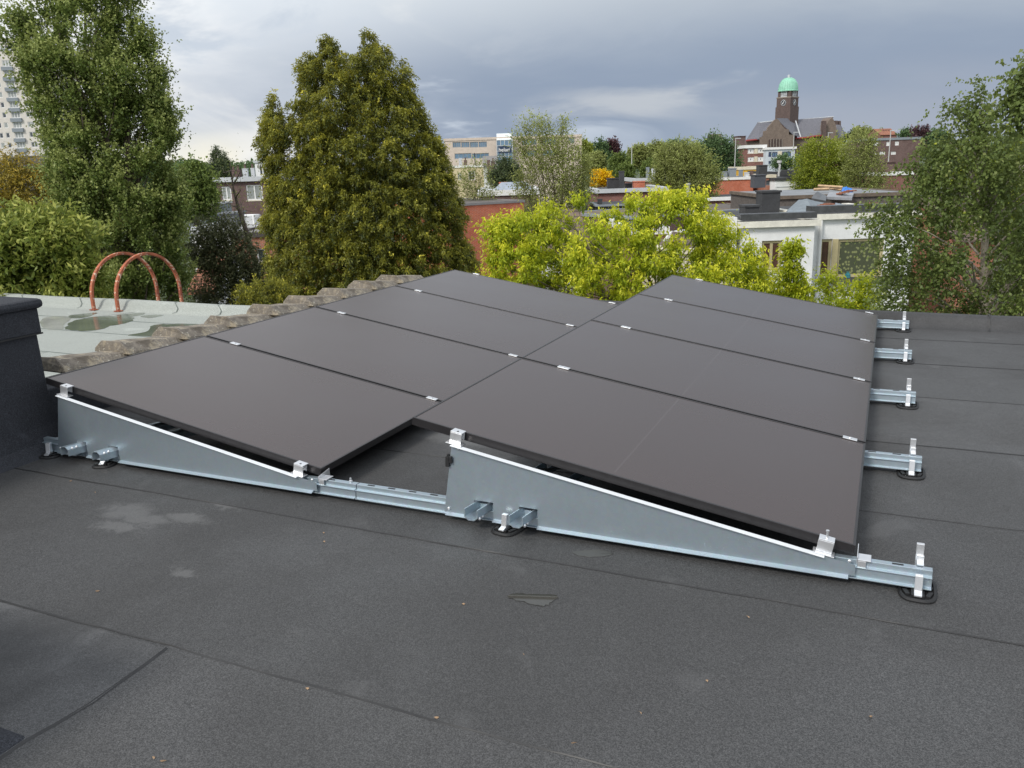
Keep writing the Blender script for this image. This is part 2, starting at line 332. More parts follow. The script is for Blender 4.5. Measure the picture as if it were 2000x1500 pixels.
# ------------------------------------------------------------------ the flat roof
b = MB(); b.span((-.52, -7, -.25), (12, 4.9, 0)); roof = b.build('flat_roof', FELT); tag(roof, kind='structure')
b = MB(); b.span((-.5, -6.9, -8.6), (11.9, 4.93, -.255)); b.build('wall', BR_BRN, roof)
def wob(x, k=0): return .45 * (.006 * math.sin(x * 3.1 + k) + .004 * math.sin(x * 8.7 + 2 * k) + .0022 * math.sin(x * 23 + k * 3))
def seam(x0, x1, y, k, wd=.0042, parent=roof, z=0.0, mt=BITU, name='felt_seam'):
    bb = MB(); n = max(8, int((x1 - x0) / .05)); vs = []
    for i in range(n + 1):
        x = x0 + (x1 - x0) * i / n; ww = wd * (.35 + .65 * abs(math.sin(x * 2.3 + k)) + .5 * abs(math.sin(x * 9.1 + k * 2)))
        vs += [(x, y + wob(x, k) - ww, z + .0015), (x, y + wob(x, k), z + .004), (x, y + wob(x, k) + ww * .6, z + .0015)]
    bb.add(vs, [q for i in range(n) for q in ((3 * i, 3 * i + 3, 3 * i + 4, 3 * i + 1), (3 * i + 1, 3 * i + 4, 3 * i + 5, 3 * i + 2))])
    return bb.build(name, mt, parent)
for k, (y, x0) in enumerate([(-2.15, 2.02), (-1.2, -.4), (-.255, -.4), (.62, -.4), (1.56, -.4), (2.5, -.4), (3.4, -.4), (4.25, -.4)]):
    seam(x0, 11.9, y, k * 1.7)
# overlap strip edges: the felt sheets themselves, each lying a few mm over the next
def sheet(y0, y1, x0, x1, k0, k1, z, name, mt):
    bb = MB(); n = 160; vs = []
    for i in range(n + 1):
        x = x0 + (x1 - x0) * i / n
        vs += [(x, y0 + wob(x, k0), z), (x, y1 + wob(x, k1), z)]
    bb.add(vs, [(2 * i, 2 * i + 2, 2 * i + 3, 2 * i + 1) for i in range(n)]); return bb.build(name, mt, roof)
FELTL = felt('lighter_felt', (.073, .073, .074), stain=.30)
FELTD = felt('darker_felt', (.060, .060, .061), stain=.30)
sheet(-.255, .62, -.45, 11.8, 3.4, 5.1, .0010, 'felt_sheet', FELTD)
sheet(-2.15, -1.2, 2.03, 11.8, 0, 1.7, .0010, 'felt_sheet', FELTL)
sheet(1.56, 2.5, -.45, 11.8, 6.8, 8.5, .0010, 'felt_sheet', FELTL)
# skirt patch round the upstand at the lower left
pp = [(-.4, -1.215), (2.04, -1.215), (2.05, -1.36), (2.06, -1.5), (2.03, -1.68), (2.02, -3.2), (-.4, -3.2)]
b = MB(); b.hexa([(x, y, .0006) for x, y in pp], [(x, y, .0045) for x, y in pp]); b.build('felt_patch', felt('patch_felt', (.098, .098, .100), stain=.85), roof)
b = MB(); ln = [(2.043, -1.212), (2.05, -1.30), (2.052, -1.40), (2.056, -1.5), (2.045, -1.6), (2.03, -1.68), (2.035, -1.9), (2.03, -2.4)]
for i in range(len(ln) - 1):
    (x0, y0), (x1, y1) = ln[i], ln[i + 1]; b.add([(x0 - .003, y0, .0065), (x0 + .005, y0, .0015), (x1 + .005, y1, .0015), (x1 - .003, y1, .0065)], [(0, 1, 2, 3)])
b.build('felt_seam', BITU, roof)
# rounded felt-clad edge at the far side
def edge(x0, x1, yb, zb, h, name, mt, parent, lip=.03, n=None):
    prof = [(-.02, 0.001), (0, .004), (.03, .018), (.055, .055), (.075, h * .8), (.10, h), (.15, h + .008), (.19, h), (.205, h - .04), (.205, -.3), (-.02, -.3)]
    n = n or int((x1 - x0) / .12); ts = np.linspace(x0, x1, n)
    bb = MB(); bb.sweep(prof, lambda t, q: (t, yb + q[0] + .006 * math.sin(t * 1.7) + .003 * math.sin(t * 6), zb + q[1] + (.005 * math.sin(t * 2.3) if q[1] > .05 else 0)), ts)
    return bb.build(name, mt, parent, smooth=True)
EDGE = felt('edge_felt', (.05, .05, .052), stain=.5)
edge(-.5, 11.9, 4.70, 0, .11, 'roof_edge', EDGE, roof)
for x in (1.1, 4.80, 7.2, 9.5):
    b = MB(); pf = [(.0, .007), (.031, .021), (.056, .057), (.076, .089), (.10, .113), (.15, .121), (.2, .112)]
    vs = []
    for i, (a, h) in enumerate(pf): vs += [(x + .004 * math.sin(i * 2), 4.70 + a - .004, h + .004), (x + .012 + .004 * math.sin(i * 3), 4.70 + a - .004, h + .004)]
    b.add(vs, [(2 * i, 2 * i + 1, 2 * i + 3, 2 * i + 2) for i in range(len(pf) - 1)]); b.build('felt_seam', BITU, roof)
# puddle
WATER = mat('puddle_water', (.035, .034, .028), .04, 0, .2, 3, spec=.8)
def blob(px, z, mt, label=None, th=.0015, n=5, jit=.012, name='puddle'):
    P = [onz(x, y, z)[:2] for x, y in px]; Q = []
    for i in range(len(P)):
        a, c2, d, e = P[i - 1], P[i], P[(i + 1) % len(P)], P[(i + 2) % len(P)]
        for k in range(n):
            t = k / n; q = .5 * ((2 * c2) + (-a + d) * t + (2 * a - 5 * c2 + 4 * d - e) * t * t + (-a + 3 * c2 - 3 * d + e) * t ** 3)
            Q.append(q + RNG.normal(0, jit * .25, 2))
    c0 = np.mean(Q, 0); m = len(Q)
    vs = [(q[0], q[1], z + .0006) for q in Q] + [(*(c0 + (q - c0) * .985), z + th) for q in Q] + [(*c0, z + th)]
    b = MB(); b.add(vs, [(i, (i + 1) % m, m + (i + 1) % m, m + i) for i in range(m)] + [(m + i, m + (i + 1) % m, 2 * m) for i in range(m)])
    o = b.build(name, mt); o['kind'] = 'structure'; return o
blob([(990, 1166), (1008, 1159), (1040, 1161), (1090, 1163), (1078, 1176), (1062, 1184), (1040, 1180), (1010, 1172)], .0012, WATER)
blob([(1120, 1078), (1165, 1074), (1200, 1082), (1170, 1088), (1135, 1086)], .0012, mat('damp_film', (.04, .038, .034), .5, 0, .2, 3))
# ------------------------------------------------------------------ neighbour's green roof
b = MB(); b.span((-16, -8, -.6), (-.79, 4.9, -.23)); ng = b.build('neighbour_roof', FELTG); tag(ng, kind='structure')
b = MB(); b.span((-15.9, -7.9, -8.6), (-.8, 4.93, -.61)); b.build('wall', BR_BRN, ng)
edge(-16, -.79, 4.68, -.23, .12, 'roof_edge', FELTG, ng)
SEAMG = mat('green_seam', (.10, .12, .11), .8, 0, .3, 8)
for k, y in enumerate((-.4, .7, 1.65, 2.6, 3.5, 4.15)): seam(-15.8, -.8, y, k * 2.1 + .5, .007, ng, -.23, SEAMG)
for x, y0, y1 in ((-3.1, 3.5, 4.6), (-5.0, 4.15, 4.68), (-2.35, 2.6, 3.5), (-6.3, 3.5, 4.15), (-3.9, 1.65, 2.6)):
    b = MB(); b.add([(x, y0, -.228), (x + .01, y0, -.228), (x + .35, y1, -.228), (x + .34, y1, -.228)], [(0, 1, 2, 3)]); b.build('felt_seam', SEAMG, ng)
for x in (-8.2, -6.9, -5.75, -4.05, -3.35, -1.9):
    b = MB(); vs = []
    for i, (a, h) in enumerate([(.0, .007), (.031, .021), (.056, .057), (.076, .098), (.10, .123), (.15, .131)]):
        vs += [(x + .05 * math.sin(i), 4.68 + a - .004, -.23 + h + .004), (x + .012 + .05 * math.sin(i), 4.68 + a - .004, -.23 + h + .004)]
    b.add(vs, [(2 * i, 2 * i + 1, 2 * i + 3, 2 * i + 2) for i in range(5)]); b.build('felt_seam', SEAMG, ng)
WATG = mat('green_roof_water', (.12, .14, .112), .14, 0, .25, 3, spec=.35)
WATREFL = mat('pale_reflection_water', (.40, .41, .38), .08, 0, .2, 3, spec=.8)  # cream-white reflection on the puddle put into the base colour
blob([(128, 641), (140, 628), (175, 620), (215, 617), (262, 620), (250, 630), (215, 637), (190, 645), (150, 646)], -.229, WATG, jit=.05)
blob([(252, 655), (285, 648), (300, 635), (350, 632), (392, 634), (372, 645), (352, 655), (310, 658)], -.229, WATG, jit=.05)
blob([(133, 617), (160, 613), (190, 611), (170, 619), (145, 622)], -.229, WATG, jit=.04)
blob([(225, 616), (262, 612), (285, 611), (262, 618)], -.229, WATG, jit=.03)
blob([(275, 617), (300, 615), (318, 616), (290, 621)], -.229, WATG, jit=.03)
blob([(84, 622), (120, 617), (140, 621), (126, 634), (122, 644), (84, 641)], -.2295, WATREFL, jit=.03)
# party wall and its coping tiles
b = MB(); b.span((-.80, .1, -8.5), (-.50, 4.9, .222)); pw_ = b.build('party_wall', FELT2, bevel=.01)
tag(pw_, 'low dark party wall running under the weathered coping tiles', 'wall')
def coping(i, label):
    y0 = .48 + .487 * i; root = empty('coping_tile', (-.65, y0, .27), label, 'coping tile', 'weathered coping tiles in a row along the left side of the panels')
    out = [(-.165, .0), (-.15, .03), (-.085, .085), (.08, .085), (.15, .03), (.165, 0)]; inn = [(.15, 0), (.135, .018), (.065, .062), (-.08, .062), (-.135, .02), (-.15, 0)]
    b = MB(); jx, jz, ry = random.uniform(-.012, .012), random.uniform(-.006, .006), random.uniform(-.02, .02)
    def pf(t, q):
        lift = .064 * (1 - t) + .001 + (.012 if t < .03 else 0)
        return (-.65 + jx + q[0] * (1.04 - .06 * t) + ry * (t - .5) + .003 * math.sin(9 * q[0] + i * 3 + t * 7), y0 + t * .545 + .008 * math.sin(q[0] * 25 + i * 1.3) * (1 if t in (0, 1) else .2), .271 + jz + q[1] - .050 + lift + .003 * math.sin(t * 11 + q[0] * 30 + i))
    b.sweep(out, pf, [0, .02, .05, .2, .4, .6, .8, 1]); b.build('tile_body', TILE, root, bevel=.005)
    return root
ords = ['nearest the corner, beside the dark felt-clad block', 'second from the felt-clad block', 'third from the felt-clad block', 'fourth from the felt-clad block, beside the first panel joint',
        'fifth from the felt-clad block', 'fourth from the far end of the row', 'third from the far end of the row', 'second from the far end of the row', 'at the far end beside the green conifer']
for i in range(9): coping(i, 'lichen-spotted concrete coping tile ' + ords[i])
# felt-clad block beside the array
def felt_block(name, x0, x1, y0, y1, h, label, cat, cap=True):
    r = empty(name, ((x0 + x1) / 2, (y0 + y1) / 2, 0), label, cat)
    prof = [(0.10, .001), (.06, .02), (.03, .06), (.012, .14), (.0, .3), (-.004, h)]
    b = MB(); rings = []
    for o, z in prof: rings.append([(x0 - o, y0 - o, z), (x1 + o, y0 - o, z), (x1 + o, y1 + o, z), (x0 - o, y1 + o, z)])
    vs = [p for q in rings for p in q]; fs = [(4 * i + k, 4 * i + (k + 1) % 4, 4 * i + 4 + (k + 1) % 4, 4 * i + 4 + k) for i in range(len(rings) - 1) for k in range(4)] + [tuple(4 * (len(rings) - 1) + k for k in range(4))]
    b.add(vs, fs); b.build('block_body', FELT2, r, bevel=.012)
    if cap:
        b = MB(); b.span((x0 - .012, y0 - .012, h - .135), (x1 + .012, y1 + .012, h - .002)); b.build('cap_flashing', FELT2, r, bevel=.006)
        b = MB(); n = 14; P = []
        b.box(((x0 + x1) / 2, (y0 + y1) / 2, h + .022), (x1 - x0 + .075, y1 - y0 + .075, .052)); b.build('cap', FELT2, r, bevel=.022)
        b = MB(); b.span((x0 - .016, y0 - .016, h - .142), (x1 + .016, y1 + .016, h - .134)); b.build('bitumen_bead', BITU, r)
    return r
felt_block('felt_clad_upstand', -.98, -.10, -2.2, .075, .775, 'dark felt-clad block with rounded cap standing left of the front panel', 'roof upstand')
felt_block('felt_clad_upstand', .9, 1.93, -3.0, -1.76, .5, 'corner of a dark felt-clad upstand cut by the lower left corner of the photo', 'roof upstand', cap=False)
# rust-red ladder hoops
for x, lab in ((-5.37, 'left one of the two rust-red steel hoops over the pale roof edge'), (-4.93, 'right one of the two rust-red steel hoops over the pale roof edge')):
    r = empty('ladder_hoop', (x, 4.65, -.2), lab, 'ladder hoop', 'rust-red ladder hoops over the pale green roof edge')
    b = MB(); pts = []
    y0, y1, zt = 4.64, 5.70, .45; R_ = (y1 - y0) / 2; cy = (y0 + y1) / 2
    for t in np.linspace(-1.2, 0, 6)[:-1]: pts.append((y0 - .0, zt - R_ + t * .0 + (t) * .0 + (-.24 - (zt - R_)) * (-t / 1.2)))
    for a in np.linspace(0, math.pi, 25): pts.append((cy - R_ * math.cos(a), zt - R_ + R_ * math.sin(a)))
    for t in np.linspace(0, 1, 6)[1:]: pts.append((y1, zt - R_ - t * 1.0))
    n = len(pts); vs = []
    for i, (yy, zz) in enumerate(pts):
        a, c2 = pts[max(i - 1, 0)], pts[min(i + 1, n - 1)]; ty, tz = c2[0] - a[0], c2[1] - a[1]; L_ = math.hypot(ty, tz); ny, nz_ = -tz / L_ * .019, ty / L_ * .019
        for sx, s in ((-.021, 1), (.021, 1), (.021, -1), (-.021, -1)): vs.append((x + sx, yy + s * ny, zz + s * nz_))
    b.add(vs, [(4 * i + k, 4 * i + (k + 1) % 4, 4 * i + 4 + (k + 1) % 4, 4 * i + 4 + k) for i in range(n - 1) for k in range(4)] + [(0, 1, 2, 3), (4 * n - 1, 4 * n - 2, 4 * n - 3, 4 * n - 4)])
    b.build('bent_bar', RUST, r, bevel=.007)
    b = MB(); b.box((x, y0, -.22), (.09, .07, .012)); b.build('foot_plate', RUST, r)
# ------------------------------------------------------------------ the solar array
TH, PL, PW, GP, ZLO, DX = .1671, 1.762, 1.134, .02, .1249, 2.2383
ct, st = math.cos(TH), math.sin(TH)
def PP(s, y, n, x0):      # point on a panel: s down the slope, n above its top plane
    return (x0 + s * ct + n * st, y, ZLO + PL * st - s * st + n * ct)
def pbox(b, s0, s1, y0, y1, n0, n1, x0):
    b.hexa([PP(s0, y0, n0, x0), PP(s1, y0, n0, x0), PP(s1, y1, n0, x0), PP(s0, y1, n0, x0)], [PP(s0, y0, n1, x0), PP(s1, y0, n1, x0), PP(s1, y1, n1, x0), PP(s0, y1, n1, x0)])
rown = ['front', 'second', 'third', 'rearmost']
for c_i, x0 in enumerate((0.0, DX)):
    for r_i in range(4):
        y0 = r_i * (PW + GP); y1 = y0 + PW
        root = empty('solar_panel', (x0 + .9, y0 + .5, 0), '%s black solar panel of the %s row, %s' % (rown[r_i], ('left', 'right')[c_i], (('beside the felt-clad block', 'beside the coping tiles', 'beside the coping tiles', 'beside the coping tiles'), ('over the larger side plate', 'beside bare roof', 'beside bare roof', 'below the yellow-green maple'))[c_i][r_i]), 'solar panel', 'black solar panels tilted in two rows')
        b = MB(); f = .009
        pbox(b, 0, f, y0, y1, -.035, 0, x0); pbox(b, PL - f, PL, y0, y1, -.035, 0, x0); pbox(b, f, PL - f, y0, y0 + f, -.035, 0, x0); pbox(b, f, PL - f, y1 - f, y1, -.035, 0, x0)
        b.build('frame', FRAMEB, root, bevel=.0012)
        b = MB(); pbox(b, f, PL - f, y0 + f, y1 - f, -.008, -.0018, x0); b.build('glass', CELL, root)
        if c_i: b = MB(); pbox(b, PL / 2 - .004, PL / 2 + .004, y0 + .03, y1 - .03, -.0018, -.0016, x0); b.build('cell_gap', CELLL, root)
# rails, with folded section, slots and joint
def rail(j):
    y = j * (PW + GP) - GP / 2; x0, x1 = (-.10, 4.215) if j == 0 else (-.05, 4.215)
    r = empty('mounting_rail', (2, y, .02), ('nearest', 'second', 'third', 'fourth', 'farthest')[j] + ' galvanised rail on the dark roof' + (' running below both side plates' if j == 0 else ', its end poking out right of the panels'), 'mounting rail', 'galvanised mounting rails under the panels')
    hat = [(-.034, .022), (-.034, .026), (-.022, .027), (-.020, .058), (-.028, .060), (-.028, .063), (-.014, .064), (-.013, .084), (.013, .084), (.014, .064), (.028, .063), (.028, .060), (.020, .058), (.022, .027), (.034, .026), (.034, .022)]
    for a, c2 in ((x0, 1.938), (1.942, x1)):
        b = MB(); b.sweep(hat, lambda t, q: (t, y + q[0], q[1]), [a, (a + c2) / 2, c2]); b.build('rail_section', GALV, r, bevel=.0008)
    for x in np.arange(1.80, 4.15, .105):
        if 1.88 < x < 1.97 or 2.45 < x < 4.0 or (j and x < 4): continue
        MB().box((x, y, .0848), (.035, .008, .0012)).build('slot', PLAST, r)
    b = MB(); b.lathe((1.90, y + .004, .084), [(.008, 0), (.008, .008), (.004, .009), (.004, .02)], 8); b.build('bolt', ALU, r)
    return r
for j in range(5): rail(j)
# feet
def make_foot():
    r = empty('rail_foot', (0, 0, 0))
    b = MB(); n = 28
    def ring(sx, sy, z, p=3.2): return [(sx * np.sign(math.cos(a)) * abs(math.cos(a)) ** (2 / p), sy * np.sign(math.sin(a)) * abs(math.sin(a)) ** (2 / p), z) for a in np.linspace(0, 2 * math.pi, n, endpoint=False)]
    R4 = [ring(.060, .095, .001), ring(.060, .095, .006), ring(.054, .089, .011), ring(.050, .085, .011), ring(.047, .082, .006)]
    b.add([p for q in R4 for p in q], [(n * i + k, n * i + (k + 1) % n, n * i + n + (k + 1) % n, n * i + n + k) for i in range(4) for k in range(n)] + [tuple(range(4 * n, 5 * n))])
    b.box((0, 0, .010), (.092, .014, .010)); b.box((0, 0, .012), (.04, .15, .012))
    for sx in (-.035, .035):
        for sy in (-.05, .05): b.box((sx, sy, .010), (.014, .035, .012), rz=.3 * np.sign(sx * sy))
    b.build('base_pad', PLAST, r, bevel=.001)
    for sy, hh in ((-1, .076), (1, .150)):
        b = MB(); b.add([], [])
        pr = [(-.080, .014), (-.080, .020), (-.060, .026), (-.052, hh), (-.036, hh), (-.036, .020), (-.030, .014)] if sy < 0 else [(-.062, .014), (-.062, .022), (-.056, .03), (-.050, hh), (-.036, hh), (-.036, .022), (-.030, .014)]
        pr = [(q[0] * (-1 if sy > 0 else 1), q[1]) for q in pr]
        b.sweep(pr, lambda t, q: (t, q[0], q[1]), [-.012, .012]); b.build('clamp_leg', ALU, r, bevel=.0012)
    b = MB(); b.box((.003, .033, .098), (.022, .010, .025)); b.box((.003, .022, .0885), (.022, .03, .006)); b.build('clamp_hook', ALU, r, bevel=.001)
    return r
foot0 = make_foot(); first = True
RE = ['nearest', 'second', 'third', 'fourth', 'farthest']
spots = [(4.175, j * (PW + GP) - GP / 2, 0, RE[j] + ' foot clamped on a rail end right of the panels', 'rail feet along the right side') for j in range(5)]
spots += [(-.005, -.005, .35, 'leftmost foot on the front rail, beside the felt-clad block', 'front feet by the side plates'), (.40, -.012, .45, 'foot with a bare bracket below the left side plate', 'front feet by the side plates'), (2.69, -.012, -.15, 'foot below the right side plate between two cross channels', 'front feet by the side plates')]
for x, y, rz, lab, grp in spots:
    o = foot0 if first else copy_tree(foot0); first = False
    if rz:      # these hold the rail from one side with a short leg in front: no tall rear leg
        for ch in list(o.children):
            if ch.name.startswith('clamp_hook'): bpy.data.objects.remove(ch)
            elif ch.name.startswith('clamp_leg'): ch.scale = (1, 1, .98) if min(v.co.y for v in ch.data.vertices) < -.05 else (1, 1, .5)
        y -= .014
    o.location = (x, y, .0016); o.rotation_euler = (0, 0, rz); tag(o, lab, 'rail foot', grp)
# side plates
def side_plate(x0, hx, hz, label, holes):
    y = -.0475; T = .0018
    r = empty('side_plate', (x0 + .9, y, 0), label, 'side plate', 'galvanised side plates in front of the rows')
    # outline along x: bottom straight, top follows the slope
    xa, xb = x0 + hx, x0 + 1.742; xbot0 = x0 + hx - (.05 if hz else .075)
    zb = .034
    def ztop(x): return ZLO + PL * st - (x - x0) * math.tan(TH) - .050
    xs = sorted(set([xbot0, xa] + list(np.linspace(xa, xb - .09, 12)) + [xb - .09, xb] + [q for h in holes for q in h[:2]]))
    b = MB()
    zh = .106
    for i in range(len(xs) - 1):
        a, c2 = xs[i], xs[i + 1]
        def top(x):
            if x < xa: return zb + (ztop(xa) - zb) * (x - xbot0) / (xa - xbot0)
            return ztop(x)
        inh = any(h[0] - 1e-6 <= a and c2 <= h[1] + 1e-6 for h in holes)
        z0a = z0b = zh if inh else zb
        if top(a) <= z0a and top(c2) <= z0b: continue
        ta, tb = max(top(a), z0a + .0004), max(top(c2), z0b + .0004)
        b.hexa([(a, y, z0a), (c2, y, z0b), (c2, y + T, z0b), (a, y + T, z0a)], [(a, y, ta), (c2, y, tb), (c2, y + T, tb), (a, y + T, ta)])
    b.build('plate', GALV, r)
    b = MB(); b.hexa([(xa, y - .016, ztop(xa)), (xb - .10, y - .016, ztop(xb - .10)), (xb - .10, y + .008, ztop(xb - .10)), (xa, y + .008, ztop(xa))], [(xa, y - .016, ztop(xa) + .0022), (xb - .10, y - .016, ztop(xb - .10) + .0022), (xb - .10, y + .008, ztop(xb - .10) + .0022), (xa, y + .008, ztop(xa) + .0022)])
    b.build('top_flange', FLAN, r)
    edges = [xbot0 + .01] + [q for h in holes for q in h[:2]] + [xb - .02]
    for a, c2 in zip(edges[::2], edges[1::2]):
        b = MB(); b.hexa([(a, y - .016, zb - .008), (c2, y - .016, zb - .008), (c2, y, zb - .001), (a, y, zb - .001)], [(a, y - .016, zb - .0062), (c2, y - .016, zb - .0062), (c2, y + .0006, zb + .002), (a, y + .0006, zb + .002)])
        b.build('bottom_flange', GALV, r)
    for x, z in ((xbot0 + .022, zb + .018), (xb - .02, .088)) + (((xa + .03, ztop(xa) - .012),) if hz else ()):
        b = MB(); b.lathe((0, 0, 0), [(.0065, 0), (.0065, .004), (.003, .006)], 8); b.v = [(p[0] + x, y - p[2], p[1] + z) for p in b.v]; b.build('bolt', ALU, r, smooth=True)
    return r
side_plate(0, .135, 0, 'smaller galvanised side plate under the left row, beside the felt-clad block', [(.215, .285), (.445, .515)])
side_plate(DX, .205, 1, 'larger-looking galvanised side plate under the right row in the middle of the photo', [(2.535, .0 + 2.620), (2.735, 2.815)])
# cross channels through the plate openings
for x, lab in ((.25, 'left short channel poking through the left side plate'), (.48, 'right short channel poking through the left side plate'), (2.578, 'left short channel poking through the right side plate'), (2.775, 'right short channel poking through the right side plate')):
    r = empty('cross_channel', (x, -.06, .07), lab, 'cross channel', 'short galvanised channels poking through the side plates')
    u = [(-.030, .098), (-.030, .064), (-.013, .050), (.013, .050), (.030, .064), (.030, .098), (.0265, .098), (.0265, .066), (.012, .0535), (-.012, .0535), (-.0265, .066), (-.0265, .098)]
    u = [(a, .148 - z) for a, z in u] if x < 1 else u
    b = MB(); b.sweep(u[::-1], lambda t, q: (x + q[0] + (-.02 if x > 1 else -.035) * t / .12, -t, q[1]), [-.5, -.2, .06, .125]); b.build('channel', GALV, r)
    b = MB()
    for yy in (-.085, -.11): b.lathe((x + .010, yy, .0540 if x > 1 else .086), [(.006, 0), (.006, .006), (.003, .012)], 8)
    b.build('bolt', ALU, r)
# clamps
def end_clamp(x0, s, y, lab, bolt=False):
    c3 = PP(s, y, 0, x0); r = empty('end_clamp', c3, lab, 'panel clamp', 'silver end clamps on the side plates')
    b = MB(); pbox(b, s - .026, s + .026, y - .030, y + .010, .0004, .0050, x0); pbox(b, s - .026, s + .026, y - .030, y - .026, -.042, .0004, x0); pbox(b, s - .026, s + .026, y - .003, y + .001, -.030, .0004, x0)
    pbox(b, s - .036, s + .036, y - .046, y - .004, -.0462, -.0422, x0)
    b.build('clamp_body', ALU, r, bevel=.0012)
    b = MB(); q = PP(s, y - .016, .0046, x0)
    b.lathe(q, [(.004, 0), (.004, .026 if bolt else .0006), (.006, .027 if bolt else .0007), (.006, .032 if bolt else .0008)], 8); b.build('bolt', ALU if bolt else PLAST, r)
    return r
end_clamp(0, .175, -.006, 'silver end clamp at the upper end of the left side plate')
end_clamp(0, 1.665, -.006, 'silver end clamp at the low tip of the left side plate')
end_clamp(DX, .225, -.006, 'silver end clamp at the upper end of the right side plate')
end_clamp(DX, 1.668, -.006, 'silver end clamp with a raised bolt at the low tip of the right side plate', True)
for x0, w_ in ((0, 'left'), (DX, 'right')):    # folded bracket closing the low end of each plate
    r = empty('end_bracket', (x0 + 1.73, -.03, .08), 'folded silver bracket closing the low end of the %s side plate' % w_, 'bracket', 'folded end brackets of the side plates')
    b = MB(); xe = x0 + 1.744
    b.hexa([(xe, -.036, .075), (xe + .003, -.036, .075), (xe + .003, .05, .075), (xe, .05, .075)], [(xe, -.036, .100), (xe + .003, -.036, .100), (xe + .003, .05, .112), (xe, .05, .112)])
    b.span((xe + .0035, -.034, .0865), (xe + .045, .018, .0905)); b.span((xe + .0035, -.034, .060), (xe + .03, -.0315, .0860)); b.build('bracket_plate', ALU, r, bevel=.001)
def mid_clamp(x0, s, j, lab, grp):
    y = j * (PW + GP) - GP / 2 if j < 4 else 4 * PW + 3 * GP + .006
    r = empty('mid_clamp', PP(s, y, 0, x0), lab, 'panel clamp', grp)
    b = MB(); pbox(b, s - .032, s + .032, y - .017, y + .017, .0006, .0042, x0); pbox(b, s - .03, s + .03, y - .004, y + .004, -.03, .0006, x0); b.build('clamp_body', ALU, r, bevel=.001)
    b = MB(); b.lathe(PP(s, y, .0042, x0), [(.006, 0), (.006, .004), (.003, .0045)], 8); b.build('bolt', ALU, r)
jn = ['', 'first', 'second', 'third']
for x0, w_ in ((0, 'left'), (DX, 'right')):
    for j in range(1, 5):
        for s, e in ((.248, 'upper'), (1.692, 'lower')):
            where = '%s panel joint' % jn[j] if j < 4 else 'far edge'
            mid_clamp(x0, s, j, 'small silver clamp near the %s end of the %s of the %s row' % (e, where, w_), 'small silver clamps between the panels')
# cable connector at the edge of the right plate
r = empty('cable_connector', (2.43, -.03, .26), 'black plastic cable connector clipped to the upper edge of the right side plate', 'connector')
b = MB(); b.box((2.424, -.052, .262), (.018, .016, .044), taper=.8); b.box((2.440, -.056, .272), (.014, .010, .030)); b.box((2.428, -.052, .288), (.010, .012, .012)); b.build('connector_body', PLAST, r, bevel=.002)
b = MB(); b.tube([(2.424, -.037, .24), (2.43, -.01, .20), (2.50, .04, .16), (2.7, .12, .2), (2.9, .2, .2)], .0035, 6); b.build('cable', PLAST, r)
# triangular inner supports under the other joints (glimpsed through the gap)
for x0, w_ in ((0, 'left'), (DX, 'right')):
    for j in range(1, 5):
        y = j * (PW + GP) - GP / 2
        o = MB().hexa([(x0 + .15, y - .001, .086), (x0 + 1.70, y - .001, .086), (x0 + 1.70, y + .001, .086), (x0 + .15, y + .001, .086)], [(x0 + .15, y - .001, ZLO + PL * st - .15 * math.tan(TH) - .042), (x0 + 1.70, y - .001, .0875), (x0 + 1.70, y + .001, .0875), (x0 + .15, y + .001, ZLO + PL * st - .15 * math.tan(TH) - .042)]).build('support_plate', GALV)
        tag(o, 'triangular steel support in the dark under the %s of the %s row' % ('%s panel joint' % jn[j] if j < 4 else 'far edge', w_), 'support plate', 'inner support plates under the panels')
# little fallen petals and crumbs on the felt
PET = mat('fallen_petal', (.30, .20, .12), .8, 0, .4, 200)
k = 0
for px, py in ((318, 1487), (300, 1480), (633, 1058), (632, 1041), (186, 962), (138, 940), (852, 1402), (1022, 1278), (1120, 1452), (600, 1345), (1460, 1205), (1380, 1330), (1700, 1400), (190, 1155), (905, 1180), (1250, 1392)):
    q = onz(px, py, .002); b = MB(); n = 7; R0 = random.uniform(.004, .0085); a0 = random.random() * 6
    vs = [(q[0] + R0 * (1 + .4 * math.sin(3 * a + a0)) * math.cos(a), q[1] + R0 * .6 * math.sin(a + a0), .0035 + .002 * math.sin(2 * a + a0)) for a in np.linspace(0, 2 * math.pi, n, endpoint=False)]
    b.add(vs + [(q[0], q[1], .0065)], [(i, (i + 1) % n, n) for i in range(n)]); o = b.build('fallen_petal', PET)
    tag(o, 'tiny tan fallen petal lying on the dark roof felt', 'petal', 'fallen petals scattered on the dark felt')
